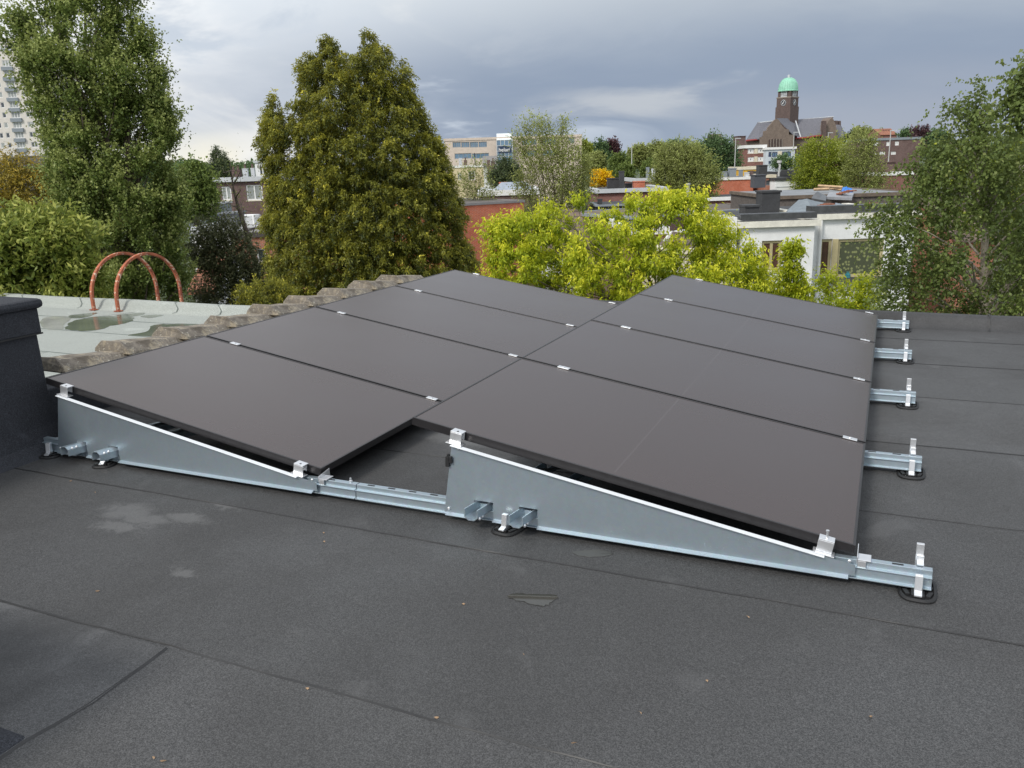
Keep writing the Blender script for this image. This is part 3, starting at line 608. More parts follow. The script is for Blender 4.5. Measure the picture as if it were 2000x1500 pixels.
# ------------------------------------------------------------------ buildings
HORZ = lambda v: np.array([v[0], v[1], 0])
class Bld:
    def __init__(s, name, label, cat, L, R, depth, wall, roof, group=None, zb=-8.5, top='flat', ridge=1.5, trim=None, th=.3, proud=.12, mean=True):
        s.A, s.B = at(*L), at(*R); s.depth, s.wall, s.roofm, s.zb, s.top, s.ridge, s.trim, s.th, s.proud = depth, wall, roof, zb, top, ridge, trim, th, proud
        s.zt = (s.A[2] + s.B[2]) / 2; s.o = HORZ(s.A); e = HORZ(s.B) - s.o; s.w = np.linalg.norm(e); s.u = e / s.w
        s.n = np.array([s.u[1], -s.u[0], 0])
        if s.n @ (CAM - s.A) < 0: s.n = -s.n
        c = s.o + e / 2 - s.n * depth / 2; s.root = empty(name, (c[0], c[1], zb), label, cat, group); s.holes = []
    def uz(s, px, py):
        r = ray(px, py); t = ((s.o - CAM) @ s.n) / (r @ s.n); p = CAM + r * t; return (p - s.o) @ s.u, p[2]
    def P(s, u, q, z): p = s.o + s.u * u + s.n * q; return (p[0], p[1], z)
    def bx(s, b, u0, u1, q0, q1, z0, z1):
        return b.hexa([s.P(u0, q0, z0), s.P(u1, q0, z0), s.P(u1, q1, z0), s.P(u0, q1, z0)], [s.P(u0, q0, z1), s.P(u1, q0, z1), s.P(u1, q1, z1), s.P(u0, q1, z1)])
    def win(s, rects, frame, pane, nx=2, ny=1, fw=.07, sill=None, name='window'):
        for x0, y0, x1, y1 in rects:
            u0, u1 = s.uz(x0, (y0 + y1) / 2)[0], s.uz(x1, (y0 + y1) / 2)[0]; z0, z1 = s.uz((x0 + x1) / 2, y1)[1], s.uz((x0 + x1) / 2, y0)[1]
            s.wu(u0, u1, z0, z1, frame, pane, nx, ny, fw, sill, name)
        return s
    def wu(s, u0, u1, z0, z1, frame, pane, nx=2, ny=1, fw=.07, sill=None, name='window'):
        if u0 > u1: u0, u1 = u1, u0
        if u1 - u0 < .2 or z1 - z0 < .2: return s
        u0, u1, z0, z1 = max(u0, .03), min(u1, s.w - .03), max(z0, s.zb + .1), min(z1, s.zt - .05)
        s.holes.append((u0, u1, z0, z1)); d = .10
        b = MB(); nx_ = [u0 + (u1 - u0) * i / nx for i in range(nx + 1)]; nz_ = [z0 + (z1 - z0) * i / ny for i in range(ny + 1)]
        s.bx(b, u0, u1, -d - .05, -d + .01, z0, z0 + fw); s.bx(b, u0, u1, -d - .05, -d + .01, z1 - fw, z1)
        s.bx(b, u0, u0 + fw, -d - .05, -d + .01, z0 + fw, z1 - fw); s.bx(b, u1 - fw, u1, -d - .05, -d + .01, z0 + fw, z1 - fw)
        for q in nx_[1:-1]: s.bx(b, q - fw / 2, q + fw / 2, -d - .05, -d + .008, z0 + fw, z1 - fw)
        for q in nz_[1:-1]: s.bx(b, u0 + fw, u1 - fw, -d - .045, -d + .006, q - fw / 2, q + fw / 2)
        f = b.build(name, frame, s.root)
        b = MB(); s.bx(b, u0, u1, -d - .04, -d - .03, z0, z1); b.build('pane', pane, f)
        if sill: b = MB(); s.bx(b, u0 - .08, u1 + .08, -d + .012, .05, z0 - .09, z0 - .001); b.build('sill', sill, f)
        return s
    def chim(s, x0, y0, x1, y1, d, m, pot=None, dep=None):
        a, c = at(x0, y0, d), at(x1, y0, d); zb = at((x0 + x1) / 2, y1, d)[2]; zb = min(zb, s.zt) - .02 if s.zt < a[2] else zb; w = np.linalg.norm(HORZ(c - a)); mid = (a + c) / 2
        ang = math.atan2(s.u[1], s.u[0]); b = MB(); b.box((mid[0], mid[1], (a[2] + zb) / 2), (w, dep or w * .7, a[2] - zb), rz=ang); b.box((mid[0], mid[1], a[2] + .045), (w * 1.1, (dep or w * .7) * 1.12, .09), rz=ang)
        ch = b.build('chimney', m, s.root)
        if pot:
            for k in range(pot):
                q = mid + (c - a) * ((k + .5) / pot - .5); b = MB(); b.lathe((q[0], q[1], a[2] + .09), [(.11, 0), (.09, .3), (.12, .32), (.12, .38)], 10); b.build('chimney_pot', BR_BRN, ch)
        return s
    def build(s):
        us = sorted(set([0, s.w] + [q for h in s.holes for q in h[:2]])); zs = sorted(set([s.zb, s.zt] + [q for h in s.holes for q in h[2:]]))
        b = MB()
        for i in range(len(us) - 1):
            for j in range(len(zs) - 1):
                um, zm = (us[i] + us[i + 1]) / 2, (zs[j] + zs[j + 1]) / 2
                if any(h[0] < um < h[1] and h[2] < zm < h[3] for h in s.holes): continue
                b.add([s.P(us[i], 0, zs[j]), s.P(us[i + 1], 0, zs[j]), s.P(us[i + 1], 0, zs[j + 1]), s.P(us[i], 0, zs[j + 1])], [(0, 1, 2, 3)])
        for u0, u1, z0, z1 in s.holes:
            for p, q in (((u0, z0), (u1, z0)), ((u1, z0), (u1, z1)), ((u1, z1), (u0, z1)), ((u0, z1), (u0, z0))):
                b.add([s.P(p[0], 0, p[1]), s.P(q[0], 0, q[1]), s.P(q[0], -.14, q[1]), s.P(p[0], -.14, p[1])], [(0, 1, 2, 3)])
        D = -s.depth
        for p, q in (((0, 0), (0, D)), ((0, D), (s.w, D)), ((s.w, D), (s.w, 0))):
            b.add([s.P(*p, s.zb), s.P(*q, s.zb), s.P(*q, s.zt), s.P(*p, s.zt)], [(0, 1, 2, 3)])
        if s.top == 'gable':
            for u in (0, s.w): b.add([s.P(u, 0, s.zt), s.P(u, D, s.zt), s.P(u, D / 2, s.zt + s.ridge)], [(0, 1, 2)])
        b.build('wall', s.wall, s.root)
        b = MB()
        if s.top == 'gable':
            o = .3; k = s.ridge / (s.depth / 2) * o
            b.hexa([s.P(-.15, o, s.zt - k), s.P(s.w + .15, o, s.zt - k), s.P(s.w + .15, D / 2, s.zt + s.ridge), s.P(-.15, D / 2, s.zt + s.ridge)], [s.P(-.15, o, s.zt - k + .12), s.P(s.w + .15, o, s.zt - k + .12), s.P(s.w + .15, D / 2, s.zt + s.ridge + .12), s.P(-.15, D / 2, s.zt + s.ridge + .12)])
            b.hexa([s.P(-.15, D - o, s.zt - k), s.P(s.w + .15, D - o, s.zt - k), s.P(s.w + .15, D / 2 - .002, s.zt + s.ridge), s.P(-.15, D / 2 - .002, s.zt + s.ridge)], [s.P(-.15, D - o, s.zt - k + .12), s.P(s.w + .15, D - o, s.zt - k + .12), s.P(s.w + .15, D / 2 - .002, s.zt + s.ridge + .12), s.P(-.15, D / 2 - .002, s.zt + s.ridge + .12)])
        else: s.bx(b, .02, s.w - .02, D + .02, -.02, s.zt - .02, s.zt + .03)
        b.build('roof', s.roofm, s.root)
        if s.trim:
            b = MB(); p = s.proud; h0, h1 = s.zt - s.th * .6, s.zt + s.th * .4
            s.bx(b, -p, s.w + p, -.003, p, h0, h1)
            if s.top != 'gable':
                s.bx(b, -p, .18, D, -.0035, h0, h1 - .002); s.bx(b, s.w - .18, s.w + p, D, -.0035, h0, h1 - .002); s.bx(b, .18, s.w - .18, -.18, -.0035, s.zt + .031, h1 - .003)
            b.build('cornice', s.trim, s.root)
        return s
def grid(x0, x1, n, y0, y1, m, w, h):
    return [(x0 + (x1 - x0) * i / max(n - 1, 1) - w / 2, y0 + (y1 - y0) * j / max(m - 1, 1) - h / 2, x0 + (x1 - x0) * i / max(n - 1, 1) + w / 2, y0 + (y1 - y0) * j / max(m - 1, 1) + h / 2) for j in range(m) for i in range(n)]
# high-rise at the left edge
T = Bld('apartment_tower', 'beige high-rise apartment tower behind the poplar at the left edge', 'high-rise', (-75, 96, 250), (92, 92, 250), 16, PANELT, PALER, trim=LGREY, th=1.2)
u_off = [T.uz(x, 118)[0] for x in (12,)][0]
for k in range(15):
    z1 = T.zt - 3.2 - 2.78 * k
    T.wu(u_off - 1.25, u_off + 1.25, z1 - 1.7, z1, WFRAME, GLASSL, 3, 1, .16)
    for du, ww, nn_ in ((3.9, 1.9, 2), (7.0, 1.3, 1), (-3.3, 1.1, 1), (-5.2, 1.1, 1), (-8.2, 2.4, 3)):
        if 0 < u_off + du - ww / 2 and u_off + du + ww / 2 < T.w: T.wu(u_off + du - ww / 2, u_off + du + ww / 2, z1 - 1.55, z1 - .05, WFRAME, GLASS if (k * 7 + int(du)) % 3 else GLASSL, nn_, 1, .15)
T.build()
for k in range(15):
    b = MB(); z1 = T.zt - 3.2 - 2.78 * k; T.bx(b, u_off - 1.6, u_off + 1.6, .01, .5, z1 - 2.75, z1 - 1.72); b.build('balcony', GREYP, T.root)
b = MB(); T.bx(b, u_off - 6, u_off + 5, -12, -3, T.zt + .5, T.zt + 2.8); b.build('roof_housing', PANELT, T.root)
# houses on the left
H = Bld('brick_house', 'slate-grey house with white windows half hidden behind the bronze conifer', 'house', (-60, 384, 48), (62, 372, 48), 9, mat('slate_wall', (.10, .11, .13), .8, 0, .2, 2), DARKR, top='gable', ridge=2.0)
H.win([(22, 350 + 20, 44, 392)], WFRAME, GLASS, 2).build()
H = Bld('brick_house', 'brown brick house with two white windows left of the big conifer', 'house', (422, 352, 80), (562, 345, 80), 10, BR_BRN, DARKR, trim=LGREY, th=.42, proud=.3)
H.win([(433, 364, 452, 391), (481, 361, 513, 391)], WFRAME, GLASSL, 2, 1, .12, CREAM).chim(452, 334, 470, 348, 86, BR_BRN, 2).chim(474, 331, 484, 348, 84, LGREY, 1).chim(490, 330, 497, 348, 84, LGREY, 1).build()
H = Bld('house', 'white rooftop storey with two dark slit windows behind the brown brick house', 'house', (497, 317, 96), (585, 312, 96), 8, WHITE, DARKR, trim=LGREY, th=.2)
H.win([(508, 325, 512, 340), (514, 324, 518, 340)], DFRAME, GLASS, 1, 1, .06).build()
H = Bld('garage', 'low extension with pale gravel roof below the brown brick house', 'extension', (372, 452, 50), (560, 440, 50), 14, WHITE, PALER, trim=LGREY, th=.35)
H.chim(438, 417, 470, 440, 54, mat('weathered_zinc', (.13, .14, .16), .6, 0, .3, 4), dep=2.0).build()
b = MB(); q = at(491, 441, 53.5); b.box((q[0], q[1], q[2] + .35), (.95, .7, .72), rz=YAW - .3); t_ = empty('air_conditioner', q, 'white air conditioner box on the pale gravel roof', 'air conditioner'); b.build('casing', WHITE, t_, bevel=.03)
b = MB(); 
for i in range(9): b.box((q[0] - .02 * i * 0 + (i - 4) * .08 * math.cos(YAW - .3) + .36 * math.sin(YAW - .3), q[1] + (i - 4) * .08 * math.sin(YAW - .3) - .36 * math.cos(YAW - .3), q[2] + .37), (.03, .02, .55), rz=YAW - .3)
b.build('grille', LGREY, t_)
H = Bld('shed', 'grey rooftop shed with a reddish opening left of the brown brick house', 'shed', (401, 398, 66), (427, 397, 66), 3, GREYP, DARKR, trim=LGREY, th=.15)
H.win([(414, 401, 425, 410)], LGREY, mat('red_panel', (.18, .04, .03), .8), 1).build()
H = Bld('shed', 'low shed with a faded red roof beside the grey rooftop shed', 'shed', (364, 409, 64), (400, 403, 64), 4, GREYP, CLAYT, top='gable', ridge=.5); H.win([(368, 414, 376, 421), (381, 412, 390, 420)], WFRAME, GLASS, 1).build()
H = Bld('brick_house', 'orange brick house with one dark white-framed window beside the big conifer', 'house', (453, 458, 42), (600, 455, 42), 8, BR_ORG, PALER, trim=mat('dark_fascia', (.05, .04, .04), .6), th=.25)
H.win([(501, 485, 519, 512)], WFRAME, GLASS, 1, 1, .08, CREAM).build()
H = Bld('garden_house', 'small white outbuilding with a pink tiled roof behind the ladder hoops', 'outbuilding', (380, 563, 27), (416, 564, 27), 4, WHITE, CLAYT, top='gable', ridge=1.0); H.build()
# centre, far: the office block
OF = Bld('office_building', 'long pinkish stone office block left wing, right wing and blue glass bay with a navy sign', 'office building', (868, 276, 182), (1136, 261, 182), 16, STONE, PALER, trim=STONE, th=.5)
OF.win([(884, 277.5, 900, 288), (901, 277.3, 917, 288), (918, 277, 934, 288), (935, 276.6, 951, 287.6), (888, 299.5, 921, 310), (922, 299.3, 955, 309.5), (1020, 272, 1048, 283), (1060, 271, 1085, 282), (1020, 294, 1050, 305), (1060, 293, 1085, 304), (1110, 269, 1122, 280)], GREYP, GLASSB, 4, 1, .14).build()
OF.root['label'] = 'pinkish stone office block with blue glass bay and a navy sign'
u0, u1 = OF.uz(970.5, 290)[0], OF.uz(1001, 290)[0]; zt_, zs_, zb_ = OF.uz(985, 259.5)[1], OF.uz(985, 274)[1], OF.uz(985, 316)[1]
b = MB(); OF.bx(b, u0, u1, .02, 1.2, -8.4, zs_); bay = b.build('glass_bay', GLASSB, OF.root)
b = MB()
for i in range(5): uu = u0 + (u1 - u0) * i / 4; OF.bx(b, uu - .07, uu + .07, 1.201, 1.27, -8.4, zs_)
for i in range(5): zz = zb_ + (zs_ - zb_) * i / 4; OF.bx(b, u0, u1, 1.201, 1.25, zz - .06, zz + .06)
b.build('mullions', LGREY, bay)
b = MB(); b.add([OF.P(u0, 1.3, zs_), OF.P(u1, 1.3, zs_), OF.P(u1, -2.5, zt_), OF.P(u0, -2.5, zt_), OF.P(u0, -2.5, zs_), OF.P(u1, -2.5, zs_)], [(0, 1, 2, 3), (0, 3, 4), (1, 5, 2), (4, 3, 2, 5)]); b.build('sloped_glass_roof', mat('white_glazing', (.66, .70, .70), .25, 0, .05, 1), OF.root)
ua, ub = OF.uz(973.5, 292)[0], OF.uz(998.5, 292)[0]; za, zb2 = OF.uz(986, 298.5)[1], OF.uz(986, 285.5)[1]
b = MB(); OF.bx(b, ua, ub, 1.28, 1.40, za, zb2); sign = b.build('sign', NAVY, OF.root)
tcu = bpy.data.curves.new('lettering', 'FONT'); tcu.body = 'helan'; tcu.align_x = 'CENTER'; tcu.align_y = 'CENTER'; tcu.size = (zb2 - za) * .80; tcu.extrude = .02; tcu.offset = .012
to = bpy.data.objects.new('tmp', tcu); col.objects.link(to)
dg = bpy.context.evaluated_depsgraph_get(); tm = bpy.data.meshes.new_from_object(to.evaluated_get(dg)); bpy.data.objects.remove(to)
cc = np.array([(v.co.x, v.co.y, v.co.z) for v in tm.vertices]); um, zm = (ua * .56 + ub * .44), (za * .56 + zb2 * .44); sg = 1
for v, q in zip(tm.vertices, cc): v.co = Vector(OF.P(um + q[0] * sg, 1.43 + q[2], zm + q[1])) - Vector(tuple(ORG[OF.root]))
tm.materials.clear(); lo_ = link('lettering', tm, WFRAME, sign)
b = MB(); uc, zc_ = ub - .30, zm + .28
sw = [(-.18, -.30), (-.10, -.38), (.18, .50), (.02, .30), (-.04, .02), (-.10, -.18)]
b.hexa([OF.P(uc + a, 1.405, zc_ + q) for a, q in sw], [OF.P(uc + a, 1.45, zc_ + q) for a, q in sw]); b.build('check_mark', WFRAME, sign)
H = Bld('house', 'cream rendered house with a parapet in front of the pink office block', 'house', (880, 327, 125), (946, 322, 125), 9, YELL, PALER, trim=WFRAME, th=.3)
H.win([(894, 337, 901, 352), (915, 334, 928, 352)], WFRAME, GLASS, 2, 1, .1).chim(896, 310, 902, 322, 128, LGREY).chim(906, 314, 912, 322, 128, BR_BRN, 1).chim(926, 300, 928, 322, 128, DARKR).build()
H = Bld('house', 'narrow white gabled house with twin brown chimneys before the office block', 'house', (944, 324, 118), (968, 322, 118), 9, WHITE, PALER, top='gable', ridge=1.2)
H.chim(951, 314, 957, 352, 117, BR_BRN).chim(959, 316, 967, 350, 117, BR_BRN, 1).build()
H = Bld('house', 'low house with a white fascia and pale grey rooflight before the sparse tall tree', 'house', (935, 376, 66), (1052, 374, 66), 11, BR_BRN, LGREY, trim=WFRAME, th=.42)
b = MB(); a = OF.P(0, 0, 0); q = at(1003, 366, 71); b.box((q[0], q[1], H.zt + .35), (3.4, 2, .6), rz=YAW, taper=.6); b.build('rooflight', mat('rooflight', (.30, .34, .40), .3), H.root)
H.chim(975, 358, 990, 364, 74, BR_RED).build()
# red gable wall behind the conifer
H = Bld('brick_house', 'bright red brick side wall of a house between conifer and maple', 'house', (880, 405, 47), (1023, 388, 49.5), 8, BR_RED, GRAVEL, trim=mat('grey_coping', (.22, .21, .21), .8), th=.14, proud=.05); H.build()
# centre rows
H = Bld('row_house', 'red brick row house with wide grey eaves behind the maple, below the yellow bush', 'house', (1168, 372, 72), (1300, 369, 72), 9, BR_ROW, DARKR, trim=LGREY, th=.34, proud=.25)
H.chim(1186, 350, 1208, 371, 75, DARKR).chim(1209, 336, 1219, 372, 74, DARKR).chim(1221, 360, 1234, 372, 75, DARKR).chim(1237, 356, 1258, 372, 74, BR_RED).build()
H = Bld('extension', 'black-clad rear extension behind the maple with a small chimney block', 'extension', (1166, 401, 58), (1262, 399, 58), 5, DARKR, DARKR, trim=GREYP, th=.12); H.chim(1167, 391, 1176, 402, 59, DARKR).build()
H = Bld('outbuilding', 'low brown outbuilding behind the maple beside the red brick wall', 'outbuilding', (1100, 412, 50), (1235, 430, 44), 8, BR_BRN, BROWNR, trim=GREYP, th=.15); H.build()
H = Bld('house', 'brown tiled house roof glimpsed through the left part of the maple', 'house', (1060, 488, 34), (1140, 484, 34), 6, WHITE, BRNT, top='gable', ridge=1.3); H.win([(1094, 492, 1118, 502)], GREYP, GLASSB, 3).build()
H = Bld('brick_house', 'red brick house with white eaves glimpsed through the maple', 'house', (1230, 452, 38), (1302, 447, 38), 7, BR_ROW, DARKR, trim=WFRAME, th=.32); H.build()
H = Bld('house', 'cream house with a white hipped canopy roof behind the maple', 'house', (1296, 490, 32), (1420, 488, 32), 5, CREAM, BRNT, trim=CREAM, th=.2)
b = MB(); q = [at(1302, 489, 32), at(1340, 489, 32), at(1336, 458, 34), at(1314, 455, 34)]; b.hexa([tuple(p) for p in q], [tuple(p + np.array([0, 0, .1])) for p in q]); b.build('canopy_roof', BRNT, H.root)
b = MB(); q = [at(1296, 470, 33.9), at(1312, 452, 33.9), at(1345, 448, 33.9), at(1345, 454, 33.9), at(1314, 458, 33.9), at(1299, 474, 33.9)]; b.hexa([tuple(p) for p in q], [tuple(p + HD * .2) for p in q]); b.build('fascia', WFRAME, H.root); H.build()
H = Bld('row_house', 'house with white gutter and reddish boarded wall behind the tall steel flue', 'house', (1372, 388, 78), (1500, 385, 78), 8, WOODR, DARKR, trim=WFRAME, th=.32, proud=.25); H.build()
H = Bld('row_house', 'wide dark flat-roofed house right behind the maple crown', 'house', (1362, 414, 60), (1482, 408, 60), 9, GRAVEL, GRAVEL, trim=BROWNR, th=.2); H.chim(1478, 375, 1484, 404, 62, BROWNR).build()
H = Bld('outbuilding', 'pebble-roofed outbuilding between the maple and the white house', 'outbuilding', (1385, 442, 45), (1452, 436, 45), 7, BR_BRN, GRAVEL); H.win([(1425, 443, 1430, 456), (1434, 442, 1440, 456)], WFRAME, GLASS, 1).build()
t_ = empty('flue_pipe', at(1344, 400, 70) - [0, 0, 3], 'slim steel flue pipe with a rain cap standing behind the maple', 'flue'); q = at(1344, 362, 70); b = MB(); b.tube([q - [0, 0, 5.2], q], .13, 10); b.tube([q + [0, 0, .05], q + [0, 0, .18]], .19, 10); b.build('pipe', STEELG, t_, smooth=False)
# orange/white row below the church
H = Bld('row_house', 'orange brick row house with a white eave below the church', 'house', (1404, 350, 100), (1472, 346, 100), 10, BR_RED, BROWNR, trim=WFRAME, th=.3); H.chim(1424, 330, 1436, 345, 106, GREYP, dep=1).chim(1410, 336, 1420, 347, 106, GREYP).chim(1444, 333, 1450, 346, 104, GREYP, dep=.6).chim(1455, 338, 1462, 347, 103, LGREY, dep=.6).chim(1466, 335, 1470, 347, 103, BR_BRN, dep=.6).build()
H = Bld('row_house', 'narrow orange row house beside the white shed-like house', 'house', (1494, 344, 98), (1514, 343, 98), 8, BR_ORG, PALER, trim=CREAM, th=.35); H.win([(1496, 352, 1506, 362)], GREYP, GLASS, 1).chim(1480, 324, 1496, 345, 100, DARKR, dep=1.2).chim(1470, 343, 1492, 366, 92, mat('slate_hung', (.07, .075, .09), .7), dep=1.5).build()
H = Bld('row_house', 'white boarded house with a low dark roof below the church gable', 'house', (1515, 350, 96), (1566, 348, 96), 8, WHITE, DARKR, trim=DARKR, th=.3)
b = MB()
for k in range(4): H.bx(b, .1, H.w - .1, .003, .05, H.zt - .9 - k * .75, H.zt - .84 - k * .75)
b.build('wall_boards', LGREY, H.root); H.build()
H = Bld('workshop', 'dark roofed workshop with a bright strip and a silver duct below the white-blue house', 'workshop', (1512, 339, 112), (1585, 336, 112), 12, DARKR, BROWNR, trim=DARKR, th=.6)
b = MB(); q = at(1522, 318, 110); b.tube([q - [0, 0, 2.4], q - [0, 0, 1.4], q + [.1, 0, -.4], q], .14, 8); b.tube([q, q + [0, 0, .3]], .3, 10); b.build('silver_duct', STEELG, H.root); H.build()
H = Bld('garage_row', 'low garage row with a yellow banner-coloured wall below the brick apartment block', 'garage', (1442, 328, 140), (1482, 327, 140), 6, mat('yellow_panel', (.62, .36, .04), .7), PALER, trim=CREAM, th=.5); H.build()
H = Bld('apartment_block', 'red brick three-storey block with white-framed windows left of the pale blue one', 'apartment block', (1456, 287, 198), (1495, 284, 198), 12, BR_ROW, PALER, trim=WFRAME, th=.7, proud=.3)
H.win([(1460.5, 290.5, 1472.5, 299.5), (1480, 290, 1491.5, 298.5), (1460.5, 307, 1472.5, 315.5), (1480, 306.5, 1491.5, 315)], WFRAME, GLASS, 3, 1, .3, CREAM).build()
b = MB()
for y_ in (295, 311): ua, zz = H.uz(1473, y_); ub = H.uz(1479.5, y_)[0]; H.bx(b, ua, ub, .01, .08, zz - .6, zz + .6)
b.build('cream_panel', CREAM, H.root)
H = Bld('apartment_block', 'pale blue-white three-storey block with dark blue windows below the church gable', 'apartment block', (1496.5, 291, 196), (1553, 287, 196), 12, PALEB, PALER, trim=WFRAME, th=.5, proud=.3)
H.win([(1501, 297, 1507, 306.5), (1508, 297, 1518.5, 306.5), (1527.5, 296, 1545, 305.5), (1501, 314.5, 1506, 320), (1528, 314, 1545, 321)], DFRAME, GLASSB, 2, 1, .2).build()
b = MB(); ua, zz = H.uz(1519, 301); ub = H.uz(1527, 301)[0]; H.bx(b, ua, ub, .01, .08, zz - .55, zz + .6); b.build('cream_panel', CREAM, H.root)
H = Bld('apartment_block', 'brown brick building with a blue-green glazed window left of the red block', 'apartment block', (1436, 284, 204), (1455.5, 282, 204), 12, BR_BRN, DARKR); H.win([(1439, 286.5, 1453, 297)], GREYP, mat('teal_glass', (.06, .20, .22), .2), 3).chim(1436, 267, 1452, 283, 206, BR_BRN, dep=4).build()
H = Bld('house', 'brown pitched roof house among the trees left of the church', 'house', (1392, 282, 210), (1414, 281, 210), 8, BR_BRN, BRNT, top='gable', ridge=2.4); H.build()
H = Bld('apartment_block', 'long brown brick block with small white windows right of the church', 'apartment block', (1698, 273, 150), (1800, 268, 150), 10, BR_BRN, PALER, trim=GREYP, th=.4)
H.win([(1706, 278, 1716, 284.5), (1731, 277, 1738, 285), (1748, 276, 1756, 284), (1708, 297, 1712, 303), (1718, 296, 1729, 302.5), (1740, 296, 1750, 302)], WFRAME, GLASSL, 2, 1, .2).build()
H = Bld('house', 'far red tiled roof with three chimneys behind the brown brick block', 'house', (1720, 264, 230), (1752, 262, 230), 9, BR_ROW, CLAYT, top='gable', ridge=1.6); H.chim(1724, 254, 1727, 262, 233, BR_BRN).chim(1729, 254, 1732, 262, 233, BR_BRN).chim(1734, 254, 1737, 262, 233, BR_BRN).build()
H = Bld('row_house', 'red brick row with a bright white fascia behind the birch', 'house', (1712, 339, 92), (1782, 338, 92), 9, BR_ROW, BROWNR, trim=WFRAME, th=.35); H.chim(1718, 318, 1742, 334, 98, BR_BRN, dep=2).build()
H = Bld('row_house', 'red brick row house with white eaves right of the pale blue block', 'house', (1640, 283, 180), (1672, 281, 180), 9, BR_ROW, PALER, trim=WFRAME, th=.4); H.win([(1647, 288, 1655, 295), (1660, 288, 1668, 295)], CREAM, GLASSL, 1).build()
H = Bld('brick_house', 'orange brick house with a brown tiled roof seen through the birch', 'house', (1868, 470, 40), (1945, 464, 40), 8, BR_ORG, BRNT, top='gable', ridge=1.7); H.build()
H = Bld('row_house', 'flat-roofed brick row seen between distant trees above the maple crown', 'house', (1240, 352, 105), (1320, 348, 105), 9, BR_ROW, PALER, trim=LGREY, th=.45); H.chim(1262, 328, 1268, 349, 108, GREYP).chim(1272, 330, 1280, 349, 108, LGREY).build()
# rows of dark roofs behind the white house
H = Bld('row_house', 'dark flat roof with building rubble directly behind the white house', 'house', (1515, 384, 50), (1790, 378, 50), 10, GRAVEL, mat('pale_membrane', (.20, .21, .22), .5, 0, .3, 1.5), trim=BROWNR, th=.2); H.build()
# the white house: a nearer and a set-back part
WHITEH = Bld('white_house', 'white rendered house with dark roof edge and beige windows beside the maple', 'house', (1449, 437, 36), (1592, 434, 36), 9, WHITE, DARKR, trim=mat('cream_white', (.70, .68, .60), .7), th=.26, proud=.20)
WHITEH.win([(1487, 470, 1527, 529)], BFRAME, GLASSR, 2, 1, .12, CREAM, 'window')
for x0, y0, x1, y1, d_ in ((1483, 376, 1518, 404, 41), (1450, 404, 1477, 421, 38.5)): WHITEH.chim(x0, y0, x1, y1, d_, DARKR, dep=1.0)
WHITEH.build()
b = MB(); WHITEH.bx(b, -.1, WHITEH.w + .02, -.5, .14, WHITEH.zt + .17, WHITEH.zt + .42); b.build('black_roof_edge', TARP, WHITEH.root)
b = MB(); WHITEH.bx(b, -.35, -.22, -2, .05, -8.4, WHITEH.zt + .3); b.build('corner_pilaster', WHITE, WHITEH.root)
W2 = Bld('white_house', 'tmp', 'house', (1590, 423, 37.2), (1790, 416, 37.2), 8, WHITE, DARKR, trim=MATS['cream_white'], th=.24, proud=.2)
W2.root['label'] = 'set-back white wing with large lace-curtained window beside the birch'
def lace(t, co, c, bs):
    v = t.n('ShaderNodeTexVoronoi'); t.set(v.inputs['Vector'], co); v.inputs['Scale'].default_value = 6.5; return t.mix(t.rng(v.outputs['Distance'], .30, .44), c, (.06, .07, .035))
W2.win([(1600, 467, 1624, 541)], BFRAME, GLASSR, 1, 1, .13).win([(1635, 466, 1725, 541)], BFRAME, mat('lace_curtain', (.22, .24, .10), .5, 0, .2, 9, extra=lace), 1, 1, .13)
W2.build()
q = at(1655, 547, 37.0); r = empty('flower_pot', q, 'small teal pot standing outside the lace-curtained window of the white wing', 'pot'); b = MB(); b.lathe((q[0], q[1], q[2]), [(.10, 0), (.13, .12), (.12, .26), (.07, .3), (.06, .36), (.08, .38)], 12); b.build('pot_body', mat('teal_glaze', (.03, .17, .20), .3), r)
b = MB(); W2.bx(b, -.2, W2.w, -.5, .14, W2.zt + .15, W2.zt + .45); b.build('black_roof_edge', TARP, W2.root)
b = MB(); ua, za = W2.uz(1594, 548); ub, _ = W2.uz(1760, 546); W2.bx(b, ua, ub, .0, .35, za - .06, za + .12); b.build('window_ledge', mat('dark_ledge', (.06, .06, .06), .5), W2.root)
b = MB(); q = W2.P(W2.uz(1593, 500)[0] + .12, .12, 0); b.tube([(q[0], q[1], -8.4), (q[0], q[1], W2.zt - .1)], .07, 8); b.build('downpipe', WFRAME, W2.root)
ua, za = W2.uz(1624, 504); ub = W2.uz(1635, 504)[0]; b = MB(); W2.bx(b, ua, ub, -.01, .03, W2.uz(1630, 541)[1], W2.uz(1630, 467)[1]); b.build('window_post', BFRAME, W2.root)
# roof clutter on the white house
def heap(name, label, cat, pts, peak, d, m, sub=8):
    P = [at(x, y, dd) for x, y, dd in pts]; pk = at(*peak); n = len(P); r = np.random.default_rng(int(peak[0])); vs = [tuple(p) for p in P]
    base = [tuple(p - np.array([0, 0, .15])) for p in P]; mids = [tuple((p * .5 + pk * .5) + r.normal(0, .05, 3) - np.array([0, 0, .06])) for p in P]
    b = MB(); b.add(base + vs + mids + [tuple(pk)], [(i, (i + 1) % n, n + (i + 1) % n, n + i) for i in range(n)] + [(n + i, n + (i + 1) % n, 2 * n + (i + 1) % n, 2 * n + i) for i in range(n)] + [(2 * n + i, 2 * n + (i + 1) % n, 3 * n) for i in range(n)] + [tuple(range(n))[::-1]])
    return tag(b.build(name, m), label, cat)
heap('tarpaulin', 'shiny grey-green tarpaulin peak on the white house roof', 'tarpaulin', [(1536, 412, 39.5), (1588, 414, 39), (1610, 396, 43), (1560, 390, 44)], (1576, 388, 41.5), 0, TARPG)
